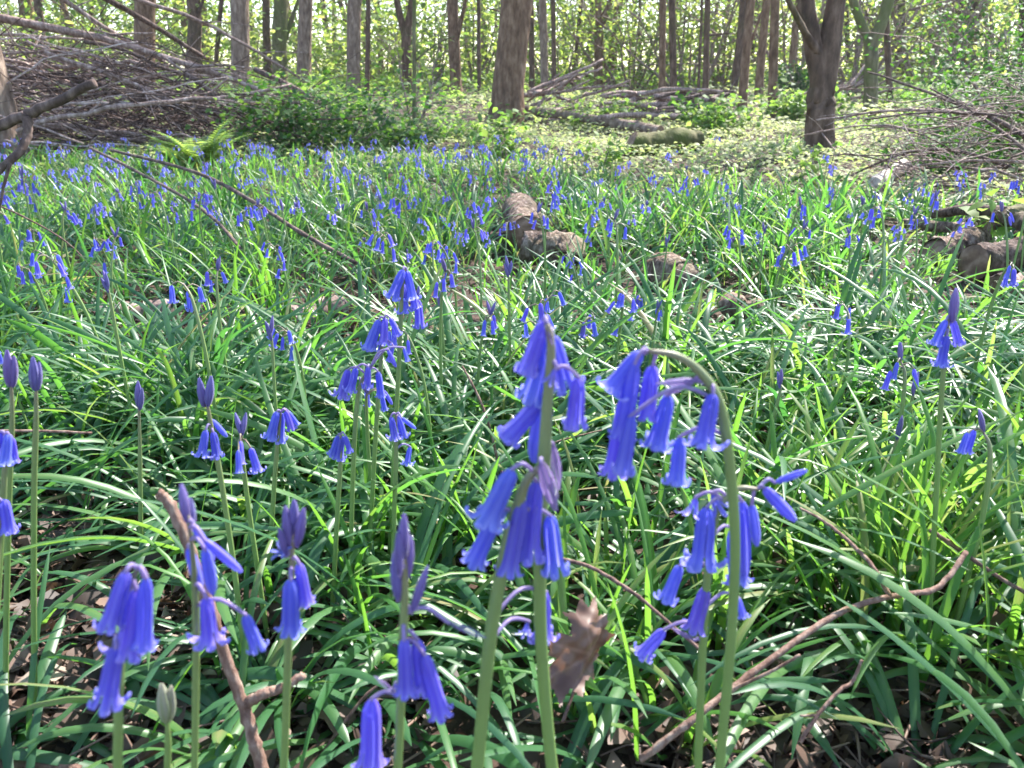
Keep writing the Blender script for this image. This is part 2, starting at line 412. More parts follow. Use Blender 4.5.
# ------------------------------------------------------------------ logs and sawn wood
def log(label, A, B, ra, rb, mat='log', cut='cut', faces=(0, 1), bendz=0.0, group=None, sides=26, cat='log', clear=True, name='log'):
    A = np.asarray(A, float); B = np.asarray(B, float)
    n = 26; t = np.linspace(0, 1, n)[:, None]
    p = A * (1 - t) + B * t; p[:, 2] += bendz * np.sin(t[:, 0] * math.pi); wob_ = np.cumsum(R.normal(0, .05 * ra, (n, 3)), 0); wob_ -= t * wob_[-1]; p += wob_
    r = ra + (rb - ra) * t[:, 0]; r = r * (1 + .07 * np.sin(t[:, 0] * R.uniform(5, 9) + R.uniform(0, 6)) + R.normal(0, .02, n))
    root = empty(name, A, label, cat, group)
    mb = MB(); add_tube(mb, p, r, sides, .5, rough=.035, cap=False)
    mb.v = [a - A for a in mb.v]
    mb.build('bark', M[mat], root)
    for f in (0, 1):
        e = p[0] if f == 0 else p[-1]; d = norm(p[0] - p[1]) if f == 0 else norm(p[-1] - p[-2]); rr = (r[0] if f == 0 else r[-1])
        m2 = MB(); u = norm(np.cross(d, [0.02, .01, 1])); v = np.cross(d, u); V = []
        rings = [(1.0, -.004), (.93, .0), (.6, .002), (.3, .001)]
        for q_, off in rings:
            th = np.arange(sides) * 2 * math.pi / sides; jr = rr * q_ * (1 + R.normal(0, .03, sides))
            V.append(e + d * off * (rr / .05) + (np.cos(th) * jr)[:, None] * u + (np.sin(th) * jr)[:, None] * v)
        V = np.vstack(V + [[e + d * .001]]); Q = []; T = []
        for i in range(len(rings) - 1):
            for k in range(sides): k2 = (k + 1) % sides; Q.append((i * sides + k, i * sides + k2, (i + 1) * sides + k2, (i + 1) * sides + k))
        for k in range(sides): T.append(((len(rings) - 1) * sides + k, (len(rings) - 1) * sides + (k + 1) % sides, len(V) - 1))
        m2.add(V - A, Q, T); m2.build('cut_end', M[cut], root)
    if clear:
        for k in np.linspace(0, 1, 6):
            q_ = A * (1 - k) + B * k; CLEAR.append((q_[0], q_[1], max(ra, rb) * 1.0)); l_ = math.hypot(q_[0], q_[1])
            for s_ in (.06, .16, .28): SHORT.append((q_[0] * (1 - s_ / l_), q_[1] * (1 - s_ / l_), .10))
    return root

def gz(p, up):  # lift a ground point
    p = np.array(p, float); p[2] = float(terrain(p[0], p[1])) + up; return p

log("short sawn log lying end on among the bluebells, its far end worn round", gz(G(519, 232), .075), gz(G(529, 258), .065), .05, .053)
log("short sawn log with a brown cut face, lying crosswise in front of the end-on log", gz(G(524, 268), .055), gz(G(566, 272), .05), .042, .05)
log("pale broken log end showing through the leaves right of the sawn log pair", gz(G(655, 285), .035), gz(G(682, 292), .035), .045, .04, cut='pale_wood')
log("stub of pale wood half hidden in shaded leaves below the log heap", gz(G(730, 318), .02), gz(G(765, 322), .02), .03, .028)
log("long fallen trunk lying across the clearing behind the thick tree", gz(G(500, 119), .10), gz(G(660, 138), .05), .045, .038, mat='bark_pale', bendz=.02, cat='fallen trunk')
log("thick moss covered log at the edge of the sunny clearing", gz(G(628, 155), .06), gz(G(697, 151), .06), .075, .07, mat='moss_log')
log("bleached sawn log with a white end, lying below the twiggy brushwood", gz(G(872, 196), .05), gz(G(900, 184), .08), .026, .03, mat='pale_wood', cut='pale_wood')
log("thick dark log on the log heap, rising out of the frame edge", gz(G(968, 284), .055), gz(G(1075, 280), .07), .042, .058, mat='log_dark', group=None)
log("rounded log end lying in front of the thick dark log of the heap", gz(G(928, 268), .045), gz(G(972, 262), .05), .034, .04)
log("thin reddish log poking out of the heap towards the field", gz(G(900, 240), .05), gz(G(965, 247), .05), .014, .018)
log("curved grey branch log resting on top of the log heap", gz(G(930, 238), .07), gz(G(1030, 278), .115), .014, .022, mat='log_dark', bendz=.03)
log("mossy log piece at the back of the log heap under the brushwood", gz(G(985, 238), .05), gz(G(1060, 232), .06), .035, .04, mat='moss_log')
log("grey weathered slab of wood under the leaves, front of the log heap", gz(G(1000, 305), .03), gz(G(1060, 296), .03), .035, .035, mat='log')
log("weathered stick lying among leaf litter, near the leaf tuft with lone buds", gz(G(105, 325), .02), gz(G(170, 322), .025), .022, .02, mat='branch')
log("brown rotting branch piece half buried left of the tall mid bluebells", gz(G(285, 330), .02), gz(G(345, 318), .025), .028, .024, mat='branch')

# ------------------------------------------------------------------ leaves of the field
def make_field():
    mb = MB()
    def clumps(n, y0, y1, power, leaves, Lr, Wr, segs, seed_shift=0, hgt=1.0, margin=.7):
        x, y = scatter(n, y0, y1, power, margin)
        keep = R.random(len(x)) < field_density(x, y); x, y = x[keep], y[keep]
        k = R.integers(leaves[0], leaves[1] + 1, len(x))
        cx = np.repeat(x, k); cy_ = np.repeat(y, k)
        N = len(cx)
        lean = np.repeat(R.uniform(0, 2 * math.pi, len(x)), k); up = np.repeat(R.uniform(0, 1, len(x)) ** 1.0, k)
        ctone = np.repeat(R.uniform(.12, .72, len(x)), k)
        head = R.uniform(0, 2 * math.pi, N)
        e0 = np.clip(R.normal(1.15, .22, N) * (.72 + .38 * up), .35, 1.5) * (1 if hgt == 1 else (.84 if hgt == .6 else .7)); near_ = hgt == .6
        L = R.uniform(*Lr, N) * (.8 + .3 * up) * short_factor(cx, cy_); W = R.uniform(*Wr, N)
        bend = R.uniform(.5, 2.4, N) * (1.15 - .6 * up) + (.15 if near_ else 0)
        if near_: L = L * np.clip(.72 + .45 * (cy_ - .3), .72, 1)
        pos = np.stack([cx + np.cos(head) * .012, cy_ + np.sin(head) * .012, np.zeros(N)], -1)
        pos[:, 2] = terrain(pos[:, 0], pos[:, 1]) - .004
        # keep the room in front of the lens free
        tip = pos[:, :2] + np.stack([np.cos(head), np.sin(head)], -1) * L[:, None] * .6
        ok = (np.hypot(tip[:, 0], tip[:, 1]) > .30) | (np.abs(tip[:, 0]) > .6)
        ok &= (np.hypot(pos[:, 0], pos[:, 1]) > .38)
        tone = np.clip(ctone + R.normal(0, .1, N), 0, .82); old = R.random(N) < .012; tone[old] = R.uniform(.92, 1.1, old.sum())
        f = lambda a: a[ok]
        mb.add(*(lambda r: (r[0], r[1], None, r[2]))(blades(f(pos), f(head), f(L), f(W), f(e0), f(bend), segs, f(tone), side=R.normal(0, .25, ok.sum()), twist=R.normal(0, .5, ok.sum()))))
    clumps(700, .30, 1.3, .8, (6, 11), (.13, .27), (.0042, .0105), 9, hgt=.6)
    clumps(600, .33, 1.2, .7, (4, 8), (.16, .32), (.0042, .0105), 10, hgt=.3)
    clumps(1000, 1.2, 2.6, .8, (6, 10), (.11, .225), (.005, .010), 7)
    clumps(420, 1.1, 2.6, .8, (4, 8), (.12, .24), (.005, .010), 7, hgt=.3)
    clumps(2700, 2.5, 5.6, .8, (5, 8), (.09, .18), (.0055, .011), 5, margin=1.2)
    tag(mb.build("bluebell_leaves", M['blade']), kind='stuff')
    mb = MB()
    for n, y0, y1, Lr, Wr, S in ((1500, .40, 1.4, (.08, .19), (.0022, .0045), 7), (3000, 1.3, 3, (.09, .22), (.003, .006), 5), (7000, 2.8, 5.8, (.08, .17), (.004, .007), 4)):
        x, y = scatter(n, y0, y1, .8, .9)
        keep = R.random(len(x)) < field_density(x, y) ** .7; x, y = x[keep], y[keep]; N = len(x)
        pos = np.stack([x, y, terrain(x, y) - .003], -1); L = R.uniform(*Lr, N) * short_factor(x, y)
        tone = np.clip(R.normal(.5, .22, N), 0, .85); old = R.random(N) < .018; tone[old] = 1.0
        v, q, tn = blades(pos, R.uniform(0, 6.283, N), L, R.uniform(*Wr, N), np.clip(R.normal(1.25, .2, N), .5, 1.55), R.uniform(.2, 1.9, N), S, tone, side=R.normal(0, .3, N))
        mb.add(v, q, None, tn)
    # upright tufts; those right of the middle toned brighter to look sunlit
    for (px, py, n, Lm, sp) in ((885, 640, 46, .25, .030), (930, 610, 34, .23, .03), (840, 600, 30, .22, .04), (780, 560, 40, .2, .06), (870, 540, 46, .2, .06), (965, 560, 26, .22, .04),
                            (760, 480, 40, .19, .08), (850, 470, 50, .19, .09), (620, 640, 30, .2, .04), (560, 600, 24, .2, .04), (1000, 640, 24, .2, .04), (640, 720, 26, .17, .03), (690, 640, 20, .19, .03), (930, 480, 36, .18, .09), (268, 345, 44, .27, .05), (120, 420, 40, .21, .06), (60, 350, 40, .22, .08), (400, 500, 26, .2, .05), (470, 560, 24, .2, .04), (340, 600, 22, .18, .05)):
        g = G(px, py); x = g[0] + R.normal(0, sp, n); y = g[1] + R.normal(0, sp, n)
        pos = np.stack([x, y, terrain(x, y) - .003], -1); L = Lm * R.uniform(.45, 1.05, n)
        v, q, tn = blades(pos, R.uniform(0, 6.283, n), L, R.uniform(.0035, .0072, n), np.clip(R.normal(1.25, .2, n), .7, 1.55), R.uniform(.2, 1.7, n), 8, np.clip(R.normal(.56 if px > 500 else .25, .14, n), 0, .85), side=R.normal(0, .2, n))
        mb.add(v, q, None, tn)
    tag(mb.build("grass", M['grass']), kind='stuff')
make_field()

def make_litter():
    mb = MB()
    x, y = scatter(5200, .28, 5.5, 1.3, .8); N = len(x)
    for p, r in BARE:
        n = int(420 * r / .06); x = np.append(x, p[0] + R.normal(0, r * .8, n)); y = np.append(y, p[1] + R.normal(0, r * .8, n))
    N = len(x); L = R.uniform(.012, .036, N)
    pos = np.stack([x, y, terrain(x, y) + R.uniform(.003, .016, N)], -1)
    a = R.uniform(0, 6.283, N); d = np.stack([np.cos(a), np.sin(a), R.normal(.05, .25, N)], -1)
    v, q, t, tn = leaf_cards(pos, L * R.choice([.3, .5, .8, 1.1], N), R.uniform(.35, .8), np.clip(R.normal(.30, .27, N), 0, 1), 1.7, d); v = v + R.normal(0, .0022, v.shape); mb.add(v, q, t, tn)
    # crumbs of twig
    for _ in range(1500):
        i = R.integers(0, N); a = R.uniform(0, 6.283); l = R.uniform(.02, .08); p0 = pos[i] + [0, 0, .006]
        p1 = p0 + [math.cos(a) * l, math.sin(a) * l, R.normal(0, .006)]
        add_tube(mb, [p0, (p0 + p1) / 2 + R.normal(0, .003, 3), p1], [.0012, .0011, .0007], 4, R.uniform(.3, .8))
    tag(mb.build("leaf_litter", M['litter']), kind='stuff')
make_litter()

# ------------------------------------------------------------------ bluebells
def tepal_flower(prof, halfang, cols=5, ridge=.012, toneprof=None, jit=.0):
    """six tepals; profile along the bell (height, radius), unit length along +Z"""
    mb = MB(); n = len(prof); js = np.linspace(-1, 1, cols)
    for k in range(6):
        c = k * math.pi / 3 + R.normal(0, jit * 2); off = .012 if k % 2 else 0; fl_ = 1 + R.normal(0, jit * 4); ln_ = R.normal(0, jit * .6)
        V = []; tn = []
        for i, ((z, r), ha) in enumerate(zip(prof, halfang)):
            for j in js:
                wv_ = max(0, (i - n * .55) / n) * 2; rr = r * (1 + (fl_ - 1) * wv_) + off + ridge * (1 - abs(j)) - .02 * j * j * (r / .2)
                V.append((rr * math.cos(c + j * ha), rr * math.sin(c + j * ha), z + ln_ * wv_)); tn.append(np.clip((toneprof[i] if toneprof else i / n) + .5 * abs(j) - .25, 0, 1))
        q = [(i * cols + j, i * cols + j + 1, (i + 1) * cols + j + 1, (i + 1) * cols + j) for i in range(n - 1) for j in range(cols - 1)]
        mb.add(V, q, None, tn)
    return mb
PO = [(0, .03), (.04, .085), (.12, .125), (.28, .148), (.5, .158), (.7, .166), (.84, .188), (.94, .245), (.99, .31), (.975, .37), (.92, .40), (.86, .385)]
HO = [.53, .53, .53, .53, .53, .53, .53, .48, .38, .26, .15, .05]
TO = [.05, .1, .1, .12, .15, .2, .35, .55, .75, .85, .9, .95]
PT = [(0, .03), (.05, .085), (.15, .125), (.35, .14), (.6, .145), (.8, .152), (.92, .18), (.99, .23), (1.0, .27), (.97, .30)]
HT = [.53] * 7 + [.42, .28, .10]
PC = [(0, .03), (.06, .08), (.2, .115), (.45, .13), (.7, .125), (.88, .09), (1, .03)]
PB = [(0, .04), (.1, .09), (.3, .135), (.55, .14), (.8, .09), (1, .02)]
PN = [(0, .02), (.15, .09), (.4, .13), (.7, .11), (1, .01)]
OPEN = [tepal_flower([(z, r * f if i > 7 else r * (.94 + .06 * f)) for i, (z, r) in enumerate(PO)], HO, 5, .016, TO, .05).mesh("open_bell", M['petal']) for f in (1.0, .85, 1.12, .72)]
bell_open = tepal_flower(PO, HO, 5, .014, TO).mesh("open_bell", M['petal'])
bell_tube = tepal_flower(PT, HT, 5, .012, [.1, .1, .1, .12, .15, .2, .35, .5, .6, .7]).mesh("half_open_bell", M['petal'])
bell_closed = tepal_flower(PC, [.53] * 7, 3, .015, [.1, .1, .15, .2, .3, .4, .5]).mesh("closed_bell", M['petal'])
bud_mesh = tepal_flower(PB, [.53] * 6, 3, .015, [.1, .2, .4, .5, .6, .7]).mesh("flower_bud", M['bud'])
pale_bud_mesh = tepal_flower(PB, [.53] * 6, 3, .015, [.1, .2, .4, .5, .6, .8]).mesh("pale_flower_bud", M['pale_bud'])
bract_mesh = tepal_flower(PN, [.30] * 5, 3, .01, [.2, .4, .5, .6, .9]).mesh("bract", M['bract'])
star_open = tepal_flower([(0, .04), (.15, .16), (.4, .22), (.65, .36), (.8, .6), (.85, .8), (.8, .9)], [.53, .53, .45, .35, .24, .14, .04], 5, .01, [.2, .3, .4, .5, .6, .8, .9]).mesh("star_bell", M['petal'])
KIND = {'o': ('flower', bell_open), 't': ('flower', bell_tube), 'c': ('flower', bell_closed), 'b': ('bud', bud_mesh), 'p': ('bud', pale_bud_mesh), 'n': ('bract', bract_mesh), 's': ('flower', star_open)}

FAT = .83
def place_part(kind, A, Mth, parent, base, fat=1.0):
    nm, me = KIND[kind]; me = OPEN[R.integers(0, 4)] if kind == 'o' else me; A = np.asarray(A); d = np.asarray(Mth) - A; l = float(np.linalg.norm(d))
    o = bpy.data.objects.new(nm, me); COL.objects.link(o); o.parent = parent
    q = Vector((0, 0, 1)).rotation_difference(Vector(d / l)) @ Quaternion((0, 0, 1), R.uniform(0, 6.283))
    o.rotation_mode = 'QUATERNION'; o.rotation_quaternion = q; o.location = Vector(A - base); o.scale = (l * fat * FAT, l * fat * FAT, l)
    return o

USED = []
def hero(label, pix, Y, wpx, flowers, top_tone=1.0, YT=None):
    """a bluebell seen close: stem through these points at distance Y, flowers hung where they hang"""
    YT = YT or Y
    n = len(pix); W = [P(x, y, Y + (YT - Y) * i / max(1, n - 1)) for i, (x, y) in enumerate(pix)]
    b = W[0].copy(); dn = norm(W[0] - W[1]); k = (b[2] - float(terrain(b[0], b[1]))) / max(.3, -dn[2]); k = min(k, .5)
    b = W[0] + dn * k; b[2] = float(terrain(b[0], b[1])) - .005
    W = [b] + W
    base = b.copy(); path = smooth_path(W, 46)
    depth = Y * CP + (CAM_H - path[-1][2]) * SP
    r0 = wpx * .5 * depth / F
    r = r0 * np.concatenate([np.linspace(1.05, .95, 30), np.linspace(.95, .42, 16)])
    root = empty("bluebell", base, label, "bluebell", "bluebells close to the lens")
    mb = MB(); tone = np.clip(np.linspace(-.2, 1, 46), 0, 1) ** 2 * top_tone
    add_tube(mb, path - base, r, 12, tone); mb.build("stem", M['stem'], root)
    for fl in flowers:
        kind, ax, ay, mx, my = fl[:5]; dy = fl[5] if len(fl) > 5 else R.uniform(-.006, .006); fat = fl[6] if len(fl) > 6 else 1.0
        yy = Y + (YT - Y) * .8
        A = P(ax, ay, yy + dy); Mt = P(mx, my, yy + dy + R.uniform(-.004, .002))
        o = place_part(kind, A, Mt, root, base, fat)
        # pedicel from the stem, leaving a little above and arching over
        j = int(np.argmin(np.linalg.norm(path - A, axis=1) + .6 * np.abs(path[:, 2] - (A[2] + .003)))); S0 = path[j]
        dist = np.linalg.norm(A - S0)
        if dist > .002:
            mid = (S0 + A) / 2 + [0, 0, .22 * dist + .001]
            pth = smooth_path([S0, mid, A + norm(A - Mt) * .0005, A + norm(Mt - A) * .001], 12)
            m2 = MB(); inv = Quaternion(o.rotation_quaternion).inverted().to_matrix(); sc = np.array(o.scale)
            loc = (pth - A) @ np.array(inv).T / sc
            # tube built in the flower's own frame; radius follows the scale
            v, q, t = tube(pth, np.linspace(.0009, .0007, 12), 6)
            v = ((v - A) @ np.array(inv).T) / sc
            m2.add(v, q, t, .9); po = m2.build("pedicel", M['bract'], o)
    return root

hero("tall blurred bluebell at the centre, bells on both sides of its straight stem",
     [(556, 800), (549, 740), (541, 640), (540, 560), (543, 480), (547, 410), (551, 350), (547, 324)], .27, 15,
     [('o', 544, 322, 526, 374, .006, 1.05), ('o', 549, 338, 531, 402, .012, 1.0), ('o', 553, 336, 566, 388, .008, 1.0), ('o', 578, 378, 574, 428, .004, 1.1), ('o', 543, 400, 506, 440, .012, 1.1),
      ('c', 547, 400, 534, 462, .012, 1.2), ('n', 553, 445, 559, 490, .01), ('s', 556, 368, 548, 385, -.002, .8), ('n', 545, 326, 553, 345, .0)])
hero("bluebell hidden behind the tall central stem, dark dented stem and large bells at mid height",
     [(474, 800), (480, 740), (490, 640), (503, 565), (514, 520), (526, 482), (541, 466)], .255, 15,
     [('o', 512, 470, 486, 522, -.004, 1.1), ('t', 497, 515, 474, 562, .002, 1.1), ('o', 536, 482, 529, 558, .006, .72), ('t', 522, 498, 508, 572, .0, .75), ('o', 550, 516, 556, 574, .01, .85),
      ('n', 541, 462, 556, 512, -.004, 1.2), ('o', 545, 592, 543, 638, .02, .8), ('s', 528, 622, 524, 638, .02, .8)])
hero("large nodding bluebell, its stem arched over like a crook, bells hanging from the tip",
     [(717, 800), (722, 740), (731, 640), (735, 540), (728, 450), (718, 400), (700, 372), (677, 356), (648, 351)], .28, 12,
     [('o', 641, 352, 609, 392, .0, 1.2), ('t', 635, 364, 622, 436, -.004, .85), ('t', 626, 396, 613, 474, .004, .8), ('o', 632, 416, 622, 474, -.008, .9), ('t', 653, 366, 646, 418, .004, 1.2),
      ('o', 668, 396, 656, 446, .0, 1.1), ('o', 713, 394, 703, 446, -.004, 1.1), ('o', 680, 438, 676, 484, .004, 1.1), ('n', 700, 380, 656, 384, .0, .7), ('n', 690, 384, 664, 396, .004, .8)])
hero("bluebell behind the crook stem, bells hanging low, slim buds reaching to its right",
     [(697, 800), (699, 740), (703, 640), (708, 570), (716, 515), (735, 490), (758, 489)], .30, 9,
     [('o', 707, 508, 702, 566, -.004, 1.1), ('s', 696, 498, 690, 520, 0, 1.0), ('s', 712, 494, 722, 514, 0, 1.0), ('c', 742, 502, 744, 578, .006, .8), ('c', 752, 505, 757, 546, 0, 1.0), ('c', 764, 488, 795, 521, .0, 1.0),
      ('c', 776, 482, 807, 470, .004, .9), ('o', 680, 566, 666, 601, .004, 1.1), ('t', 706, 588, 694, 628, .0, 1.2), ('o', 664, 630, 642, 655, .0, 1.1), ('t', 733, 530, 738, 582, .01, 1.1), ('o', 738, 598, 744, 618, .01, 1.2), ('n', 694, 640, 672, 628, .0, .8)])
hero("lowest bluebell of the front row, pale blue bells on a short stem over litter",
     [(118, 800), (118, 740), (119, 692), (122, 640), (129, 590), (138, 568)], .215, 10,
     [('o', 126, 572, 108, 630, -.004, .85), ('t', 146, 578, 144, 646, -.003, .72), ('o', 136, 590, 126, 654, -.002, .8), ('o', 116, 648, 106, 706, -.006, .9), ('n', 140, 568, 150, 590, .0)])
hero("bluebell in front of the forked twig, closed bells splayed beneath dark buds",
     [(194, 800), (195, 740), (196, 640), (194, 570), (188, 515)], .25, 8,
     [('b', 187, 522, 181, 484, 0, 1.0), ('b', 191, 530, 190, 498, .004, 1.0), ('c', 194, 526, 214, 560, 0, .9), ('c', 205, 540, 242, 572, -.004, .8), ('c', 189, 548, 201, 590, .004, 1.0), ('c', 205, 550, 213, 594, -.004, 1.0),
      ('o', 206, 598, 210, 642, -.004, 1.0), ('o', 245, 615, 259, 650, -.002, 1.0), ('n', 186, 520, 180, 498, .003)])
hero("bluebell with a mauve bud cluster on top and two open bells close beneath it",
     [(282, 800), (285, 740), (288, 650), (291, 580), (293, 536)], .27, 9,
     [('b', 290, 548, 285, 506, 0, .9), ('b', 297, 546, 304, 508, 0, .9), ('b', 293, 540, 294, 500, .004, .9), ('b', 287, 555, 279, 528, 0, .9), ('t', 291, 580, 291, 630, -.006, 1.0), ('t', 299, 564, 306, 602, -.002, 1.0), ('s', 286, 556, 279, 548, 0, 1.3), ('s', 302, 600, 306, 606, 0, 2)])
hero("bluebell with a tall lilac bud spike, one bell drooping far out on a long stalk",
     [(396, 800), (399, 740), (403, 640), (405, 590), (404, 548)], .237, 10,
     [('b', 402, 562, 404, 514, 0, .8), ('b', 398, 600, 394, 552, .0, .8), ('b', 407, 580, 411, 536, .002, .8), ('b', 412, 612, 428, 566, 0, .7), ('b', 400, 575, 398, 532, -.003, .7), ('t', 404, 640, 406, 692, -.006, .9), ('t', 417, 640, 423, 690, 0, 1.0), ('t', 424, 655, 441, 714, -.003, .8),
      ('t', 372, 700, 371, 764, -.002, .9), ('n', 448, 622, 486, 638, 0, .7), ('n', 392, 690, 374, 676, 0, .8)])
hero("stunted bluebell with pale green buds still closed, the shortest beside the forked twig",
     [(167, 800), (168, 745), (167, 716)], .26, 7, [('p', 166, 722, 161, 684, 0, 1.0), ('p', 168, 722, 171, 686, .003, .9), ('b', 169, 715, 172, 690, .005, .8)], .2)

# the sharp plants half a metre off
hero("tallest of the sharp bluebells left of centre, full cluster held above its neighbours",
     [(392, 500), (396, 420), (400, 340), (402, 290), (405, 268)], .64, 5, [('o', 403, 270, 391, 299), ('o', 407, 271, 413, 300), ('o', 402, 283, 404, 312), ('o', 399, 276, 393, 296, .01), ('t', 409, 280, 416, 308, .01), ('o', 418, 300, 420, 328, .02), ('b', 417, 300, 419, 286, .02)])
hero("bluebell just under the tallest sharp one, bells spread to both sides of a thin stem",
     [(371, 520), (376, 430), (381, 360), (384, 318)], .61, 5, [('o', 379, 320, 369, 349), ('o', 385, 318, 383, 345), ('o', 390, 318, 399, 336), ('t', 374, 328, 366, 350, .01), ('o', 393, 346, 389, 362), ('c', 382, 340, 378, 356, .01)])
hero("bluebell with a wide drooping cluster below the pair of tall sharp ones",
     [(351, 540), (354, 450), (359, 390), (370, 368)], .58, 5, [('o', 348, 370, 341, 397), ('o', 356, 368, 350, 392), ('o', 368, 367, 367, 388), ('t', 378, 372, 381, 396), ('c', 388, 350, 396, 367), ('o', 404, 348, 408, 362, .01)])
hero("bluebell with a low flat tuft of bells, alone amid broad teal leaves",
     [(272, 520), (276, 460), (281, 412)], .58, 5, [('o', 277, 412, 270, 439), ('o', 281, 413, 279, 441), ('o', 286, 411, 292, 430), ('t', 288, 411, 298, 425)])
hero("bluebell low in the leaves with few bells, under the wide drooping cluster",
     [(337, 520), (340, 470), (341, 434)], .56, 5, [('o', 338, 436, 332, 456), ('o', 342, 436, 339, 459), ('o', 345, 436, 350, 453)])
hero("short bluebell with open bells low on a pale stem, nearest the tall blurred stem",
     [(394, 520), (396, 460), (396, 414)], .57, 5, [('o', 391, 417, 395, 439), ('o', 398, 416, 404, 437), ('c', 402, 418, 416, 429), ('o', 410, 447, 407, 464, .01)])
hero("bluebell with a stout dark bud on top and flared bells beneath, among teal leaves",
     [(243, 640), (233, 560), (221, 480), (211, 425), (206, 396)], .48, 6, [('b', 204, 406, 199, 378), ('b', 208, 406, 211, 376), ('c', 212, 420, 227, 437), ('o', 206, 430, 202, 456), ('o', 213, 432, 217, 458)])
hero("tall bluebell by itself at right with a dark bud and three long hanging bells",
     [(936, 500), (940, 420), (945, 350), (949, 318)], .50, 5.5, [('b', 952, 322, 956, 288), ('o', 946, 320, 934, 346), ('o', 952, 319, 959, 345), ('o', 947, 336, 941, 365)])

hero("unopened bluebell, the right hand bud of two pointed buds at the left edge",
     [(34, 640), (34, 500), (36, 420), (36, 385)], .45, 6, [('b', 35, 391, 33, 357, 0, .9), ('b', 38, 390, 39, 362, 0, .9)])
hero("unopened bluebell, the outer bud of two pointed buds at the left edge",
     [(6, 640), (9, 500), (12, 420), (11, 382)], .45, 6, [('b', 10, 387, 7, 350, 0, .9), ('b', 13, 387, 14, 356, 0, .9)])
hero("bluebell cut by the left edge with bells hanging beneath the two pointed buds",
     [(-6, 660), (0, 550), (4, 480), (7, 438)], .40, 7, [('o', 8, 434, 5, 464), ('o', 1, 432, -8, 460), ('t', 12, 438, 15, 462)])
hero("single low bluebell at the left edge, below the one cut by the edge",
     [(-10, 680), (-4, 580), (2, 502)], .37, 7, [('o', 4, 500, 9, 531), ('o', -2, 500, -5, 532)])
hero("unopened small bluebell bud above the broad arching leaves at left",
     [(141, 540), (140, 460), (139, 402)], .62, 4.5, [('b', 139, 408, 138, 381, 0, .9), ('b', 140, 410, 142, 388, 0, .8)])

# mid distance plants, each put where it stands
def bluebell_parts(h, form, lean, n, big=1.0, rng=R):
    """-> stem MB, list of (kind, A, mouth, fat); local coordinates, base at the origin"""
    a = rng.uniform(0, 6.283); L = np.array([math.cos(a), math.sin(a), 0])
    nod = {'bud': .0, 'half': .018, 'open': .034}[form] * .7
    pts = [np.zeros(3), L * lean * .25 + [0, 0, h * .35], L * lean * .6 + [0, 0, h * .7], L * (lean + nod * .35) + [0, 0, h * .93], L * (lean + nod) + [0, 0, h]]
    path = smooth_path(pts, 22); r = np.concatenate([np.linspace(.0022, .0019, 15), np.linspace(.0018, .0008, 7)])
    mb = MB(); add_tube(mb, path, r, 6, np.clip(np.linspace(-.3, 1, 22), 0, 1) ** 2)
    fl = []
    def at(f): 
        i = min(int(f * 21), 20); return path[i] + (path[i + 1] - path[i]) * (f * 21 - i)
    if form == 'bud':
        for k in range(n):
            f = .99 - .16 * k / max(1, n - 1); A = at(f); b = rng.uniform(0, 6.283)
            fl.append(('b' if k else 'b', A, A + np.array([math.cos(b) * .005, math.sin(b) * .005, .019 * rng.uniform(.8, 1.1)]) * big, .85))
        return mb, fl
    nb = 2 if form == 'half' else rng.integers(0, 2)
    for k in range(nb):
        A = at(.985); b = rng.uniform(0, 6.283); fl.append(('b', A, A + np.array([math.cos(b) * .006, math.sin(b) * .006, .016 if form == 'half' else -.002]) * big + 1e-4, .9))
    for k in range(n):
        f = .985 - min(.42, .062 * n) * (k + .2) / n; S0 = at(f)
        b = a + rng.normal(0, 1.1) + (math.pi if rng.random() < .22 else 0); o = np.array([math.cos(b), math.sin(b), 0])
        A = S0 + o * rng.uniform(.007, .016) * big + [0, 0, rng.uniform(-.003, .003)]
        l = .0165 * big * rng.uniform(.85, 1.15); d = norm(o * rng.uniform(.0, .55) + [0, 0, -1])
        kd = ('o' if rng.random() < .72 else 't') if form == 'open' else ('t' if rng.random() < .5 else rng.choice(['o', 'c']))
        fl.append((kd, A, A + d * l, 1.0))
        mid = (S0 + A) / 2 + [0, 0, .004]; add_tube(mb, smooth_path([S0, mid, A], 5), .0007, 4, 1.0, cap=False)
    return mb, fl

def bluebell(label, group, loc, h, form, lean, n, big=1.0, head=False):
    root = empty("bluebell", loc, label, "bluebell", group)
    mb, fl = bluebell_parts(h, form, lean, n, big)
    if head:   # the head, not the foot, stands at this place
        v = np.concatenate(mb.v); tp_ = v[np.argmax(v[:, 2])]; root.location.x -= tp_[0]; root.location.y -= tp_[1]
    mb.build("stem", M['stem'], root)
    for k, A, Mt, fat in fl: place_part(k, A, Mt, root, np.zeros(3), fat)
    return root

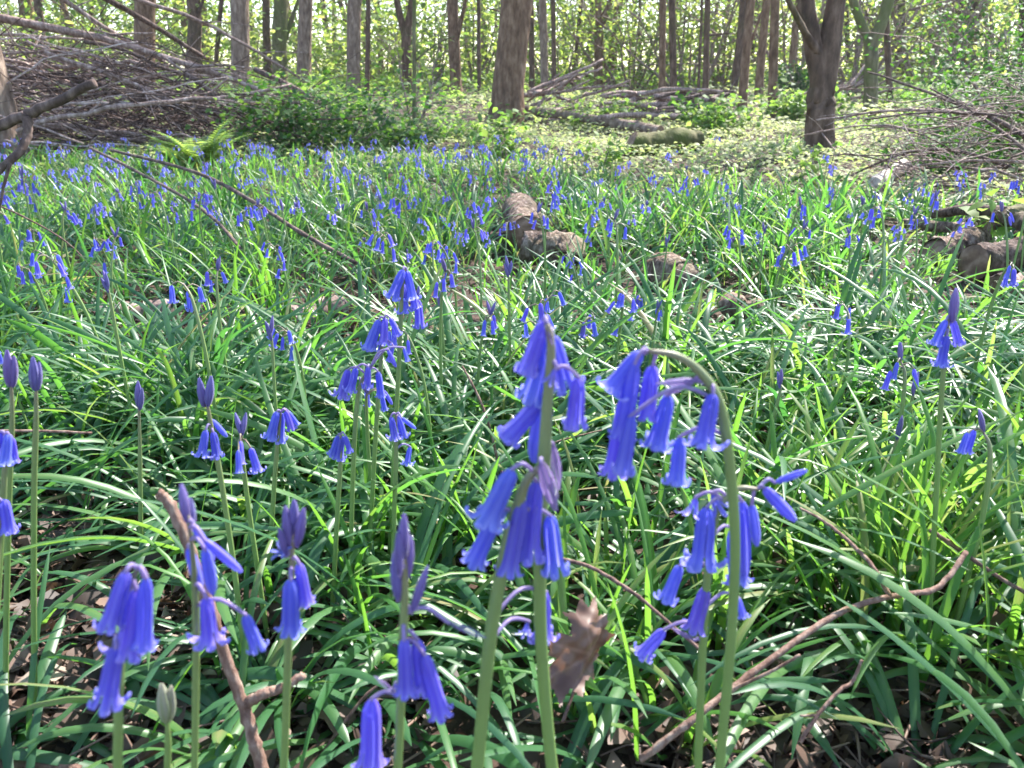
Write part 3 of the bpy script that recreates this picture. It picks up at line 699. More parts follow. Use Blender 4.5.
MIDP = [  # top pixel, distance, form, bells, label
    (375, 388, .66, 'half', 3, "slim bluebell with half opened bells threaded between the sharp clusters"),
    (240, 432, .52, 'half', 3, "smaller bluebell leaning against the stout dark budded one"),
    (107, 282, .85, 'bud', 3, "mauve bluebell bud standing free over the sunlit leaf tips"),
    (177, 280, .80, 'open', 4, "bluebell on a straight pale stem, left of the wood pieces, bells in a small star"),
    (212, 268, .95, 'half', 3, "thin bluebell beside the straight pale stem, with its bells just opening"),
    (448, 268, .85, 'half', 3, "bluebell on a straight pale stem right of the tall sharp cluster, one bell held level"),
    (508, 268, .95, 'bud', 4, "purple budded bluebell above the tall blurred central stem"),
    (492, 310, .90, 'half', 3, "small half open bluebell just left of the tall blurred stem tip"),
    (440, 300, .95, 'bud', 3, "brownish budded bluebell next to the straight pale stem"),
    (900, 358, .68, 'half', 3, "bluebell with one long bell under its bud, left of the tall lone one"),
    (977, 428, .52, 'half', 2, "bluebell at right with a dark bud and a single bell pointing sideways"),
    (898, 430, .62, 'bud', 3, "slender unopened bluebell in the bright yellow green tuft at right"),
    (782, 380, .72, 'bud', 2, "small violet bud bluebell above the sunlit blades right of the crook stem"),
    (915, 388, .8, 'bud', 2, "tiny blue bud bluebell in the shaded leaves right of the sunlit tuft"),
    (592, 312, 1.05, 'open', 4, "bluebell seen in the gap between the two large blurred heads"),
    (640, 296, 1.25, 'open', 4, "bluebell above the gap between the large blurred heads, in shaded grass"),
    (730, 224, 1.35, 'open', 5, "bluebell with a dense head in front of the shaded bank, over the crook stem"),
    (800, 242, 1.15, 'open', 5, "bluebell with spread bells on two tiers, the bluest of the shaded bank"),
    (842, 300, .95, 'open', 4, "low bluebell lying over the dark shaded leaves right of centre"),
    (557, 178, 1.9, 'open', 8, "full headed bluebell right of the sawn logs, taller than all around it"),
    (65, 208, 1.6, 'half', 4, "bluebell with a dark spike near the left edge, before the sloping grey branch"),
    (30, 228, 1.5, 'open', 6, "bushy bluebell below the sloping grey branch at left"),
    (18, 262, 1.1, 'open', 4, "bluebell at the left edge under the bushy one"),
    (250, 205, 1.5, 'open', 6, "bluebell touching the thin arched branch, a broad head of bells"),
    (205, 190, 1.7, 'open', 7, "bluebell between the two thin arched branches, with a heavy head"),
    (470, 200, 1.6, 'open', 6, "bluebell left of the end-on log, nodding to the log"),
    (395, 195, 1.7, 'open', 6, "bluebell with many bells in front of the dark bramble mound"),
    (690, 175, 2.2, 'open', 7, "tall bluebell right of the brown curled leaves, heavy head"),
    (1012, 262, .9, 'open', 4, "bluebell in front of the dark logs at the right edge"),
]
for px, py, Y, form, nb, lab in MIDP:
    tp = P(px, py, Y); g = float(terrain(tp[0], tp[1])); h = tp[2] - g
    if h < .14:   # sits lower in the leaves: nearer plant
        Y *= .9; tp = P(px, py, Y); h = tp[2] - float(terrain(tp[0], tp[1]))
    h = max(h, .1)
    bluebell(lab, "bluebells of the middle distance", (tp[0], tp[1], g - .004), h, form, R.uniform(0, .012), nb, 1.05 if Y < 1 else 1.15, True)
    USED.append((tp[0], tp[1]))

# the drift: prototypes, then copies
def far_mesh(h, form, lean, n):
    mb, fl = bluebell_parts(h, form, lean, n, 1.0)
    for k, A, Mt, fat in fl:
        d = Mt - A; l = np.linalg.norm(d)
        prof = [(0, .05), (.12, .19), (.6, .23), (.85, .24), (1, .38), (.92, .37)] if k in 'ot' else [(0, .06), (.3, .22), (.7, .2), (1, .04)]
        u = norm(np.cross(d, [.3, .2, .9])); wv = np.cross(norm(d), u); V = []; th = np.arange(6) * math.pi / 3; tn = []
        for z, r in prof:
            V.append(A + d * z + (np.cos(th) * r * l)[:, None] * u + (np.sin(th) * r * l)[:, None] * wv); tn += [.3 + z * .6] * 6
        q = [(i * 6 + j, i * 6 + (j + 1) % 6, (i + 1) * 6 + (j + 1) % 6, (i + 1) * 6 + j) for i in range(len(prof) - 1) for j in range(6)]
        mb.add(np.vstack(V), q, None, tn, mi=1 if k != 'b' else 2)
    return mb
FAR = [far_mesh(.24, f, R.uniform(0, .03), n).mesh("small_bluebell", [M['stem'], M['petal'], M['bud']]) for f, n in
       [('open', 6), ('open', 8), ('open', 5), ('open', 7), ('open', 9), ('half', 4), ('half', 5), ('half', 3), ('bud', 4), ('open', 6), ('open', 8), ('half', 5)]]
def proto(form, n):
    return bluebell("bluebell", None, (0, 0, -5), .25, form, R.uniform(0, .03), n, 1.1)
NEARP = [proto('open', 5), proto('open', 7), proto('half', 4), proto('bud', 3), proto('half', 3), proto('open', 4)]
def drift_label(x, y):
    if y > 2.9 and x < -.7: return "small blue bluebell in the thick drift before the heaped branches", "bluebells before the heaped branches"
    if y > 2.7 and x < .35: return "small bluebell in the drift around and behind the sawn logs, before the bramble mound", "bluebells behind the sawn logs"
    if y > 2.2: return "small bluebell on the edge of the sunny clearing, right of the sawn logs", "bluebells on the clearing edge"
    if x < -.45: return "bluebell rising from the leaves between the arched branches and the left edge", "bluebells around the arched branches"
    if x < .4: return "bluebell in the grass between the sharp cluster and the sawn logs", "bluebells before the sawn logs"
    return "bluebell in the shaded bank of leaves before the log heap", "bluebells of the shaded bank"
def make_drift():
    n_near = n_far = 0; done = [False] * len(NEARP); extra = MB()
    while n_near < 42:
        y = R.uniform(.75, 1.9); x = R.uniform(-1, 1) * (.66 * y + .05)
        if any((x - a) ** 2 + (y - b) ** 2 < .06 ** 2 for a, b in USED) or R.random() > field_density(np.array([x]), np.array([y]))[0]: continue
        if x > .1 and y < 1.2 and R.random() < .6: continue
        USED.append((x, y)); k = R.integers(0, len(NEARP)); src = NEARP[k]
        lab, grp = drift_label(x, y); sc = R.uniform(.72, 1.05)
        if done[k]:
            o = src.copy(); COL.objects.link(o)
            for ch in list(src.children):
                c = ch.copy(); COL.objects.link(c); c.parent = o
        else: o = src; done[k] = True
        o.location = (x, y, float(terrain(x, y)) - .004); o.rotation_euler = (R.normal(0, .05), R.normal(0, .05), R.uniform(0, 6.283)); o.scale = (sc,) * 3
        o['label'] = lab; o['group'] = grp; n_near += 1
    for k, o in enumerate(NEARP):
        if not done[k]:
            for ch in list(o.children): bpy.data.objects.remove(ch)
            bpy.data.objects.remove(o)
    spots = []
    while len(spots) < 340:
        y = 1.6 + 3.0 * R.random() ** .8; x = R.uniform(-1, 1) * (.70 * y + .1)
        # thick at left and centre, thin in the sunny clearing
        dn = 1.0 if x < .2 else .6
        if y > edge_y(x) + R.normal(-.1, .2): dn *= .03
        if R.random() > dn: continue
        if any((x - a) ** 2 + (y - b) ** 2 < (.035 if y > 3 else .07) ** 2 for a, b in USED): continue
        if any((x - a) ** 2 + (y - b) ** 2 < r * r for a, b, r in CLEAR): continue
        USED.append((x, y)); spots.append((x, y))
    spots.sort(key=lambda p: p[1])
    for i, (x, y) in enumerate(spots):
        me = FAR[R.integers(0, len(FAR))]; sc = R.uniform(.5, .8); rz = R.uniform(0, 6.283)
        loc = (x, y, float(terrain(x, y)) - .004)
        if i < 212:
            o = bpy.data.objects.new("bluebell", me); COL.objects.link(o); o.location = loc; o.rotation_euler = (R.normal(0, .07), R.normal(0, .07), rz); o.scale = (sc,) * 3
            lab, grp = drift_label(x, y); tag(o, lab, "bluebell", grp)
        else:
            n = len(me.vertices); co = np.zeros(n * 3, np.float32); me.vertices.foreach_get("co", co); co = co.reshape(-1, 3) * sc
            c, s = math.cos(rz), math.sin(rz); co = co @ np.array([[c, s, 0], [-s, c, 0], [0, 0, 1]]) + np.array(loc)
            tn = np.zeros(n, np.float32); me.attributes["tone"].data.foreach_get("value", tn)
            base = extra.n; first = True
            qs = [[], [], []]; ts = [[], [], []]
            for p in me.polygons: (qs if len(p.vertices) == 4 else ts)[p.material_index].append(tuple(p.vertices))
            extra.add(co, qs[0], ts[0], tn, 0)
            for m_ in (1, 2):
                if qs[m_]: extra.q.append(np.array(qs[m_]) + base); extra.qm.append(np.full(len(qs[m_]), m_))
    if extra.n: tag(extra.build("bluebell_drift", [M['stem'], M['petal'], M['bud']]), kind='stuff')
make_drift()
# ------------------------------------------------------------------ loose twigs near the lens
def twig(name, label, pix, r0, r1, mat, sides=8, forks=(), ground_start=False, knots=True, cat='twig', group=None):
    """pix: (px, py, Y) points; forks: [(points, r0, r1)]"""
    W = [P(*p) for p in pix]
    base = W[0]; root = empty(name, base, label, cat, group)
    n = max(14, 7 * len(W)); path = smooth_path(W, n); r = np.linspace(r0, r1, n)
    if knots:
        for k in R.integers(2, n - 2, max(1, n // 9)): r[k] *= 1.22
    path = path + R.normal(0, r0 * .07, path.shape)
    mb = MB(); add_tube(mb, path - base, r, sides, .5, rough=.012); mb.build('stem', M[mat], root)
    for pts, a, b in forks:
        Wf = [P(*p) for p in pts]; k = max(10, 6 * len(Wf)); pf = smooth_path(Wf, k) + R.normal(0, a * .1, (k, 3))
        m2 = MB(); add_tube(m2, pf - base, np.linspace(a, b, k), sides, .5, rough=.05); m2.build('side_shoot', M[mat], root)
    return root
twig("forked_twig", "stout reddish brown forked twig standing up among the front bluebells at left",
     [(275, 815, 0.326), (262, 768, 0.339), (254, 740, 0.343), (243, 704, 0.352), (228, 664, 0.356), (210, 606, 0.361), (190, 550, 0.365), (172, 508, 0.370), (158, 492, 0.370)],   .0039, .0027, 'twig',
     forks=[([(244, 705, 0.352), (262, 695, 0.352), (282, 688, 0.356), (303, 675, 0.361)], .0036, .0024)])
twig("curved_twig", "long bent tan twig over the front right leaves, thin shoot rising from its bend",
     [(640, 760, 0.344), (690, 722, 0.352), (730, 690, 0.368), (790, 645, 0.392), (840, 613, 0.412), (888, 597, 0.424), (930, 591, 0.432), (948, 578, 0.440), (966, 552, 0.456)], .0022, .0018, 'twig',
     forks=[([(890, 596, 0.424), (872, 566, 0.440), (845, 538, 0.464), (822, 520, 0.480), (800, 508, 0.496)], .0017, .0009), ([(730, 690, 0.368), (770, 672, 0.368), (800, 655, 0.368)], .0012, .0008)])
twig("thin_twig", "dark thin twig sloping down at the right edge beyond the bent tan twig", [(930, 530, 0.510), (960, 550, 0.501), (1000, 578, 0.489), (1060, 612, 0.476)], .0018, .0016, 'twig_dark')
twig("thin_twig", "small upright twig with a knobbed tip, below the bent tan twig", [(800, 742, 0.336), (818, 715, 0.344), (840, 690, 0.353), (852, 682, 0.357), (862, 660, 0.361)], .0013, .0009, 'twig',
     forks=[([(818, 715, 0.344), (800, 716, 0.344)], .0009, .0006)])
twig("thin_twig", "thin tan twig rising between the sharp cluster and the tall blurred bluebell", [(506, 480, .72), (499, 466, .72), (492, 436, .73), (482, 405, .74), (470, 380, .75), (462, 366, .76)], .0017, .0010, 'twig',
     forks=[([(499, 465, .72), (530, 450, .73), (570, 438, .74), (602, 430, .75)], .0013, .0008)])
twig("thin_twig", "thin brown twig lying behind the dead maple leaf and pointing at the crook stem", [(548, 556, 0.437), (590, 567, 0.429), (632, 592, 0.413), (660, 615, 0.402), (705, 654, 0.390)], .0014, .0010, 'twig_dark')
twig("thin_twig", "thin purplish twig leaning beside the bluebell with the lilac spike", [(318, 760, .40), (345, 722, .41), (372, 690, .42), (420, 660, .43)], .0013, .0009, 'twig_dark')
twig("thin_twig", "straight pale twig lying level over dark leaves at the left edge", [(-30, 431, .60), (40, 431, .61), (92, 433, .62)], .0014, .0011, 'twig')
twig("fallen_stick", "dark stick lying on the litter in the bottom left corner", [(-30, 766, .40), (30, 764, .40), (80, 770, .40)], .004, .0035, 'twig_dark')
twig("bare_branch", "smooth grey bare branch sloping up from the left edge before the big brush pile",
     [(-330, 300, 1.55), (-190, 215, 1.5), (-70, 152, 1.46), (0, 125, 1.45), (45, 107, 1.44), (95, 83, 1.42)], .0135, .0075, 'branch_dark', sides=12, knots=False,
     forks=[([(26, 114, 1.44), (28, 130, 1.43), (22, 148, 1.41), (0, 170, 1.38), (-40, 195, 1.36)], .0085, .006), ([(10, 163, 1.38), (3, 190, 1.37), (-2, 215, 1.36)], .003, .002)], cat='branch')
twig("arched_branch", "long thin arched branch coming out of the brush pile, ending before the sawn logs",
     [(110, 150, 2.72), (160, 162, 2.38), (205, 176, 2.11), (250, 200, 1.87), (300, 232, 1.63), (356, 263, 1.46)],   .0052, .0042, 'branch_dark', cat='branch')
twig("arched_branch", "second thin arched branch below the long one, dipping into the leaves sooner",
     [(90, 148, 2.65), (130, 168, 2.31), (180, 195, 1.97), (215, 220, 1.70), (240, 248, 1.50)], .0046, .0032, 'branch_dark', cat='branch')
twig("thin_twig", "very thin dark twig crossing the flowers below the sloping grey branch", [(-30, 195, 1.5), (20, 215, 1.5), (70, 245, 1.48), (110, 290, 1.45)], .002, .0012, 'twig_dark')
twig("thin_twig", "pale straight twig poking out of the shaded bank in front of the log heap", [(760, 222, 2.6), (800, 224, 2.55), (880, 226, 2.5), (935, 228, 2.5)], .006, .005, 'twig', cat='twig')
twig("thin_twig", "short dark twig leaning over the flowers right of the brown curled leaves", [(668, 215, 2.5), (655, 190, 2.6), (636, 168, 2.7)], .004, .003, 'twig_dark')

def dead_maple_leaf():
    A = P(560, 690, .365); root = empty("dead_leaf", A, "brown crinkled dead maple leaf propped up in the grass beside the central stem", "dead leaf")
    c = P(584, 652, .365); right = norm(P(622, 648, .372) - P(540, 662, .355)); up = norm(np.array([0.1, .55, .8])); nn = np.cross(right, up)
    S = .034
    half = [(0, 1.0), (.10, .80), (.21, .84), (.19, .56), (.36, .62), (.52, .80), (.57, .62), (.84, .64), (.70, .42), (.95, .28), (.62, .18), (.70, -.02), (.44, -.05), (.40, -.30), (.14, -.20)]
    ol = np.array(half + [(0, -.28)] + [(-x * .96, y * 1.03) for x, y in half[:0:-1]]) - [0, .12]
    ol = np.concatenate([ol[[k]] * (1 - f) + ol[[(k + 1) % len(ol)]] * f for k in range(len(ol)) for f in (0, .34, .67)])
    N = len(ol); th = np.arctan2(ol[:, 1], ol[:, 0]); rad_ = np.hypot(ol[:, 0], ol[:, 1]) * (1 + R.normal(0, .02, N))
    K = 70; gx = np.linspace(-1.05, 1.05, K); X, Y2 = np.meshgrid(gx, gx)
    def inside(x, y):
        r_ = np.zeros(x.shape, bool); px, py = ol[:, 0], ol[:, 1]; n_ = len(px)
        for k in range(n_):
            x0, y0, x1, y1 = px[k], py[k], px[(k + 1) % n_], py[(k + 1) % n_]
            r_ ^= ((y0 > y) != (y1 > y)) & (x < (x1 - x0) * (y - y0) / (y1 - y0 + 1e-12) + x0)
        return r_
    # crumpled: folded along the midrib, lobes curling, small dents, paler raised veins
    ca, sa = .35, .937; XR, YR = X * ca - Y2 * sa, X * sa + Y2 * ca
    Z = .34 * np.sqrt(X ** 2 + .01) + .13 * np.sin(4.2 * X + 2.1 * Y2) + .10 * np.sin(6.3 * Y2 - 2.5 * X + 1) + .035 * np.sin(15 * X + 7 * Y2) * np.sin(13 * Y2 - 5 * X) - .28 * np.clip(X, 0, 1) ** 2
    ang = np.arctan2(Y2 + .15, X); vein = np.min([np.abs((ang - a + math.pi) % (2 * math.pi) - math.pi) for a in (.25, .85, 1.57, 2.29, 2.89)], axis=0) * np.hypot(X, Y2 + .15)
    tone = .42 + .16 * np.sin(3 * X + 5 * Y2) + .10 * np.sin(11 * X - 9 * Y2) + .3 * (vein < .025)
    V = c + (XR[..., None] * right + YR[..., None] * up + Z[..., None] * nn) * S - A
    cm = .5 * (gx[1:] + gx[:-1]); CX2, CY2 = np.meshgrid(cm, cm); ins = inside(CX2, CY2); ii, jj = np.nonzero(ins)
    Q = np.stack([ii * K + jj, ii * K + jj + 1, (ii + 1) * K + jj + 1, (ii + 1) * K + jj], -1)
    used = np.unique(Q); remap = -np.ones(K * K, int); remap[used] = np.arange(len(used))
    mb = MB(); mb.add(V.reshape(-1, 3)[used], remap[Q], None, np.clip(tone.ravel()[used], 0, 1)); mb.build('blade', M['brown_leaf'], root)
    m2 = MB(); s0 = c - up * S * .2; add_tube(m2, smooth_path([s0, s0 - up * S * .5 - right * S * .1 - nn * .004, s0 - up * S * .9 - right * S * .3], 10) - A, np.linspace(.0008, .0012, 10), 5, .3); m2.build('leaf_stalk', M['brown_leaf'], root)
dead_maple_leaf()
def curled_leaf(label, px, py, Y, h):
    b = P(px, py, Y); mb = MB(); n = 9; z = np.linspace(0, 1, n); V = []
    for i in range(n):
        ww = h * .22 * math.sin(math.pi * (.12 + .85 * z[i])) ; a = 1.2 * z[i]
        for j in np.linspace(-1, 1, 5):
            V.append([math.cos(a) * ww * j + .06 * h * math.sin(5 * z[i]), math.sin(a) * ww * j + .5 * ww * j * j + R.normal(0, .002), h * z[i]])
    q = [(i * 5 + j, i * 5 + j + 1, (i + 1) * 5 + j + 1, (i + 1) * 5 + j) for i in range(n - 1) for j in range(4)]
    mb.add(V, q, None, .35 + R.normal(0, .1)); o = mb.build("dead_leaf", M['brown_leaf']); o.location = b; tag(o, label, "dead leaf")
curled_leaf("brown curled dead leaf hanging upright among flowers right of the sawn logs", 617, 222, 2.9, .13)
curled_leaf("brown curled dead leaf, the shorter one at the foot of the dark leaning twig", 643, 224, 2.75, .11)

# ------------------------------------------------------------------ heaps of cut branches
def branch_path(A, B, sag, wob, n=14):
    t = np.linspace(0, 1, n)[:, None]; p = np.asarray(A) * (1 - t) + np.asarray(B) * t
    l = np.linalg.norm(np.asarray(B) - A); s = np.sin(t[:, 0] * math.pi)
    p[:, 2] += sag * l * s
    off = np.cumsum(R.normal(0, wob * l / n, (n, 3)), 0); off -= np.linspace(0, 1, n)[:, None] * off[-1]
    return p + off
def branch(label, group, A, B, r0, r1, sag=.05, wob=.06, mat='branch', side=0, sides=7):
    A = np.asarray(A, float); p = branch_path(A, B, sag, wob)
    mb = MB(); add_tube(mb, p - A, np.linspace(r0, r1, len(p)), sides, .5, rough=.06)
    L = np.linalg.norm(np.asarray(B) - A)
    for _ in range(side):
        k = R.integers(3, len(p) - 2); d = norm(p[k + 1] - p[k]); q = norm(d + R.normal(0, .55, 3)); l = L * R.uniform(.12, .35)
        add_tube(mb, branch_path(p[k], p[k] + q * l, .02, .08, 7) - A, np.linspace(r0 * .4, r0 * .12, 7), 5, .5)
    o = mb.build("branch", M[mat]); o.location = A; return tag(o, label, "branch", group)

def brush_left():
    g = "branches of the big brush pile"; lab = "bare grey brown branch lying in the big brush pile at left"
    def at(px, py, Y): return P(px, py, Y)
    # the long ones that show first
    branch("longest branch on top of the big brush pile, sloping across the pale sky", None, at(-60, 8, 4.9), at(325, 118, 5.6), .027, .014, .05, .04, 'branch', 3, 9)
    branch("dark branch rising steeply over the brush pile towards the top of the frame", None, at(85, -12, 5.2), at(205, 58, 5.9), .020, .014, .02, .03, 'branch_dark', 2)
    branch("pale forked branch fanning up to the left over the brush pile", None, at(45, -15, 5.0), at(165, 62, 5.4), .016, .010, -.04, .04, 'branch', 2)
    branch("sunlit thin branch arching over the right end of the brush pile", None, at(105, -10, 5.3), at(300, 78, 5.9), .014, .009, .05, .05, 'branch', 2)
    branch("thick dark branch at the foot of the brush pile beside the bramble mound", None, at(130, 98, 5.2), at(285, 122, 5.7), .036, .028, .0, .03, 'branch_dark', 1, 9)
    branch("pale bent stick standing out of the brush pile above the ferns", None, at(190, 112, 4.9), at(228, 78, 4.9), .010, .006, .03, .06, 'branch', 2)
    branch("straight dark pole sloping under the lit saplings right of the brush pile", None, at(255, 70, 6.6), at(345, 118, 6.3), .022, .018, .02, .02, 'branch_dark', 1)
    for i in range(140):
        f = R.random()          # height in the heap
        px0 = R.uniform(-190, 110); py0 = 40 + 112 * f + R.normal(0, 8) - (px0 + 40) * .06 * (1 - f)
        L = R.uniform(110, 300); slope = (1 - f) * .30 + R.normal(.02, .22)
        px1 = min(px0 + L, 318 + R.normal(0, 10)); py1 = min(py0 + (px1 - px0) * slope, 164)
        if py1 > 160: py1 = 160 - R.random() * 10
        top = 6 + max(0, px1) * .26
        if py1 < top: py1 = top + R.random() * 14
        Y = R.uniform(5.0, 6.3) - .3 * f
        A = at(px0, min(py0, 160), Y + R.normal(0, .25)); B = at(px1, py1, Y + R.normal(0, .3))
        for q_ in (A, B): q_[2] = max(q_[2], float(terrain(q_[0], q_[1])) + .015)
        big = R.random() < .16
        r = R.uniform(.011, .019) if big else R.uniform(.004, .0085)
        branch(lab, g, A, B, r, r * R.uniform(.45, .8), R.normal(.02, .035), R.uniform(.05, .14), R.choice(['branch_dark', 'branch', 'branch_sunlit'], p=[.4, .6, 0] if big else [.3, .35, .35]), int(R.integers(1, 5)), 6)  # lighter barks paint the sunlit sticks of the heap
    mb = MB()   # the fine tangle no one could count
    for i in range(800):
        f = R.random() ** .8; px0 = R.uniform(-200, 300); top = 30 + max(0, px0) * .26
        py0 = top + (156 - top) * f; L = R.uniform(20, 110) * R.choice([-1, 1]); Y = R.uniform(4.9, 6.4) - .2 * f
        A = at(px0, py0, Y); B = at(px0 + L, min(158, py0 + L * R.normal(.15, .6)), Y + R.normal(0, .25))
        for q_ in (A, B): q_[2] = max(q_[2], float(terrain(q_[0], q_[1])) + .006)
        add_tube(mb, branch_path(A, B, R.normal(.0, .06), .1, 8), np.linspace(R.uniform(.003, .007), .0015, 8), 4, .5, cap=False)
    tag(mb.build("brushwood", M['branch_dark']), kind='stuff')  # dark bark on the tangle paints shade into the heap's gaps
brush_left()

def brush_right():
    g = "branches of the twiggy brushwood at right"; lab = "bare thin branch tangled in the brushwood above the log heap"
    branch("long sloping branch reaching from the right edge up into the clearing", None, P(1110, 182, 3.0), P(868, 72, 4.2), .013, .004, .03, .02, 'branch_dark', 4)
    branch("lower sloping branch at right, running beside the long one", None, P(1090, 205, 2.9), P(930, 88, 3.8), .010, .004, .03, .03, 'branch_dark', 3)
    branch("thin arched branch bowing over the sunlit leaves left of the brushwood", None, P(1010, 168, 3.3), P(838, 182, 3.5), .008, .004, .16, .03, 'branch_dark', 2)
    branch("pale level branch lying along the top of the brushwood", None, P(1070, 166, 3.0), P(895, 170, 3.3), .008, .004, .04, .04, 'branch', 3)
    branch("thin branch arching level across the trunks at the back right", None, P(1000, 118, 4.6), P(860, 88, 5.4), .007, .003, .06, .03, 'branch', 1)
    branch("forked stick leaning against the foot of the twin stemmed tree", None, gz(G(842, 160), .0), P(822, 133, 5.0), .007, .004, .0, .03, 'branch', 1)
    for i in range(42):
        px0 = R.uniform(940, 1140); py0 = R.uniform(105, 232); L = R.uniform(60, 190)
        Y = R.uniform(2.7, 3.7); A = P(px0, py0, Y); B = P(px0 - L, np.clip(py0 + R.normal(0, 26), 120, 225), Y + R.normal(0, .3))
        for q_ in (A, B): q_[2] = max(q_[2], float(terrain(q_[0], q_[1])) + .02)
        if B[0] < 1.25: continue
        r = R.uniform(.003, .008); branch(lab, g, A, B, r, r * .5, R.normal(.04, .05), R.uniform(.04, .1), 'branch_dark' if R.random() < .5 else 'branch', int(R.integers(1, 5)), 5)
    mb = MB()
    for i in range(400):
        px0 = R.uniform(880, 1150); py0 = R.uniform((84 if px0 > 930 else 118) + max(0, 960 - px0) * .5, 232); L = R.uniform(20, 90) * R.choice([-1, 1]); Y = R.uniform(2.7, 3.9)
        A = P(px0, py0, Y); B = P(px0 + L, py0 + R.normal(0, 25), Y + R.normal(0, .2))
        for q_ in (A, B): q_[2] = max(q_[2], float(terrain(q_[0], q_[1])) + .01)
        add_tube(mb, branch_path(A, B, R.normal(.0, .1), .12, 7), np.linspace(R.uniform(.0015, .003), .0008, 7), 4, .5, cap=False)
    tag(mb.build("brushwood", M['branch']), kind='stuff')
brush_right()

def brush_far():
    g = "branches of the far brush pile"; lab = "branch lying in the low brush pile behind the mossy log"
    for i in range(46):
        px0 = R.uniform(625, 730); py0 = R.uniform(92, 118); L = R.uniform(40, 110) * R.choice([-1, 1]); Y = R.uniform(7.4, 8.8)
        A = P(px0, py0, Y); B = P(np.clip(px0 + L, 600, 735), np.clip(py0 + R.normal(4, 10), 92, 124), Y + R.normal(0, .5))
        for q_ in (A, B): q_[2] = max(q_[2], float(terrain(q_[0], q_[1])) + .02)
        r = R.uniform(.012, .04); branch(lab, g, A, B, r, r * .6, R.normal(.02, .03), .06, 'branch_dark' if R.random() < .6 else 'branch', int(R.integers(0, 3)), 6)
    lab = "branch fanned out of the heap against the thick tree"; g = "branches heaped by the thick tree"
    for i in range(24):
        px0 = R.uniform(520, 560); py0 = R.uniform(92, 120); Y = R.uniform(7.6, 9)
        A = P(px0, py0, Y); B = P(px0 + R.uniform(20, 80), py0 - R.uniform(-12, 34), Y + R.normal(0, .5))
        for q_ in (A, B): q_[2] = max(q_[2], float(terrain(q_[0], q_[1])) + .02)
        r = R.uniform(.008, .03); branch(lab, g, A, B, r, r * .5, R.normal(.02, .04), .07, 'branch', int(R.integers(0, 3)), 6)
    lab = "branch in the grey heap behind the mossy forked tree"; g = "branches of the grey heap at the back"
    for i in range(22):
        px0 = R.uniform(800, 850); py0 = R.uniform(88, 112); Y = R.uniform(10, 13)
        A = P(px0, py0, Y); B = P(px0 + R.uniform(10, 60), py0 - R.uniform(-8, 40), Y + R.normal(0, .5))
        r = R.uniform(.008, .03); branch(lab, g, A, B, r, r * .5, R.normal(.02, .04), .07, 'branch', int(R.integers(0, 3)), 6)
brush_far()

# ------------------------------------------------------------------ ground cover of the clearing and beyond
def undergrowth():
    mb = MB()
    def cover(n, y0, y1, hmax, Lr, t0, xcond=None, power=.9):
        x, y = scatter(n, y0, y1, power, 2.0, .75); 
        if xcond is not None: k = xcond(x, y); x, y = x[k], y[k]
        N = len(x); lump = .5 + .5 * np.sin(x * 2.3 + 1.2 * np.sin(y * 1.1)) * np.sin(y * 1.7 + .8 * np.sin(x * 1.9))
        z = terrain(x, y) + hmax * (.15 + .85 * lump) * R.random(N) ** .6
        nonlocal mb
        v, q, t, tn = leaf_cards(np.stack([x, y, z], -1), R.uniform(*Lr, N) , .62, np.clip(t0 + R.normal(0, .18, N) + .12 * (lump - .5), 0, 1), tilt=.5, flat=.25); mb.add(v, q, t, tn)
    left = lambda x, y: x < -.2 + R.normal(0, .4, len(x))
    rightc = lambda x, y: (x > -.6 + R.normal(0, .3, len(x)))
    mb2 = MB(); keep_mb = mb; mb = mb2
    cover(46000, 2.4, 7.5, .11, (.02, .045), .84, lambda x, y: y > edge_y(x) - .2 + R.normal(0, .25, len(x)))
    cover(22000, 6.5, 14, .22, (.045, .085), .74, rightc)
    mb = keep_mb; tag(mb2.build("ground_cover", M['sunlit_leaf']), kind='stuff')
    cover(9000, 6.5, 14, .35, (.05, .09), .5, left)
    cover(26000, 13, 34, .45, (.09, .17), .55)
    # low leaves between the flower stems nearest the clearing
    cover(7000, 2.6, 5.2, .10, (.02, .04), .45)
    tag(mb.build("undergrowth", M['under']), kind='stuff')
undergrowth()

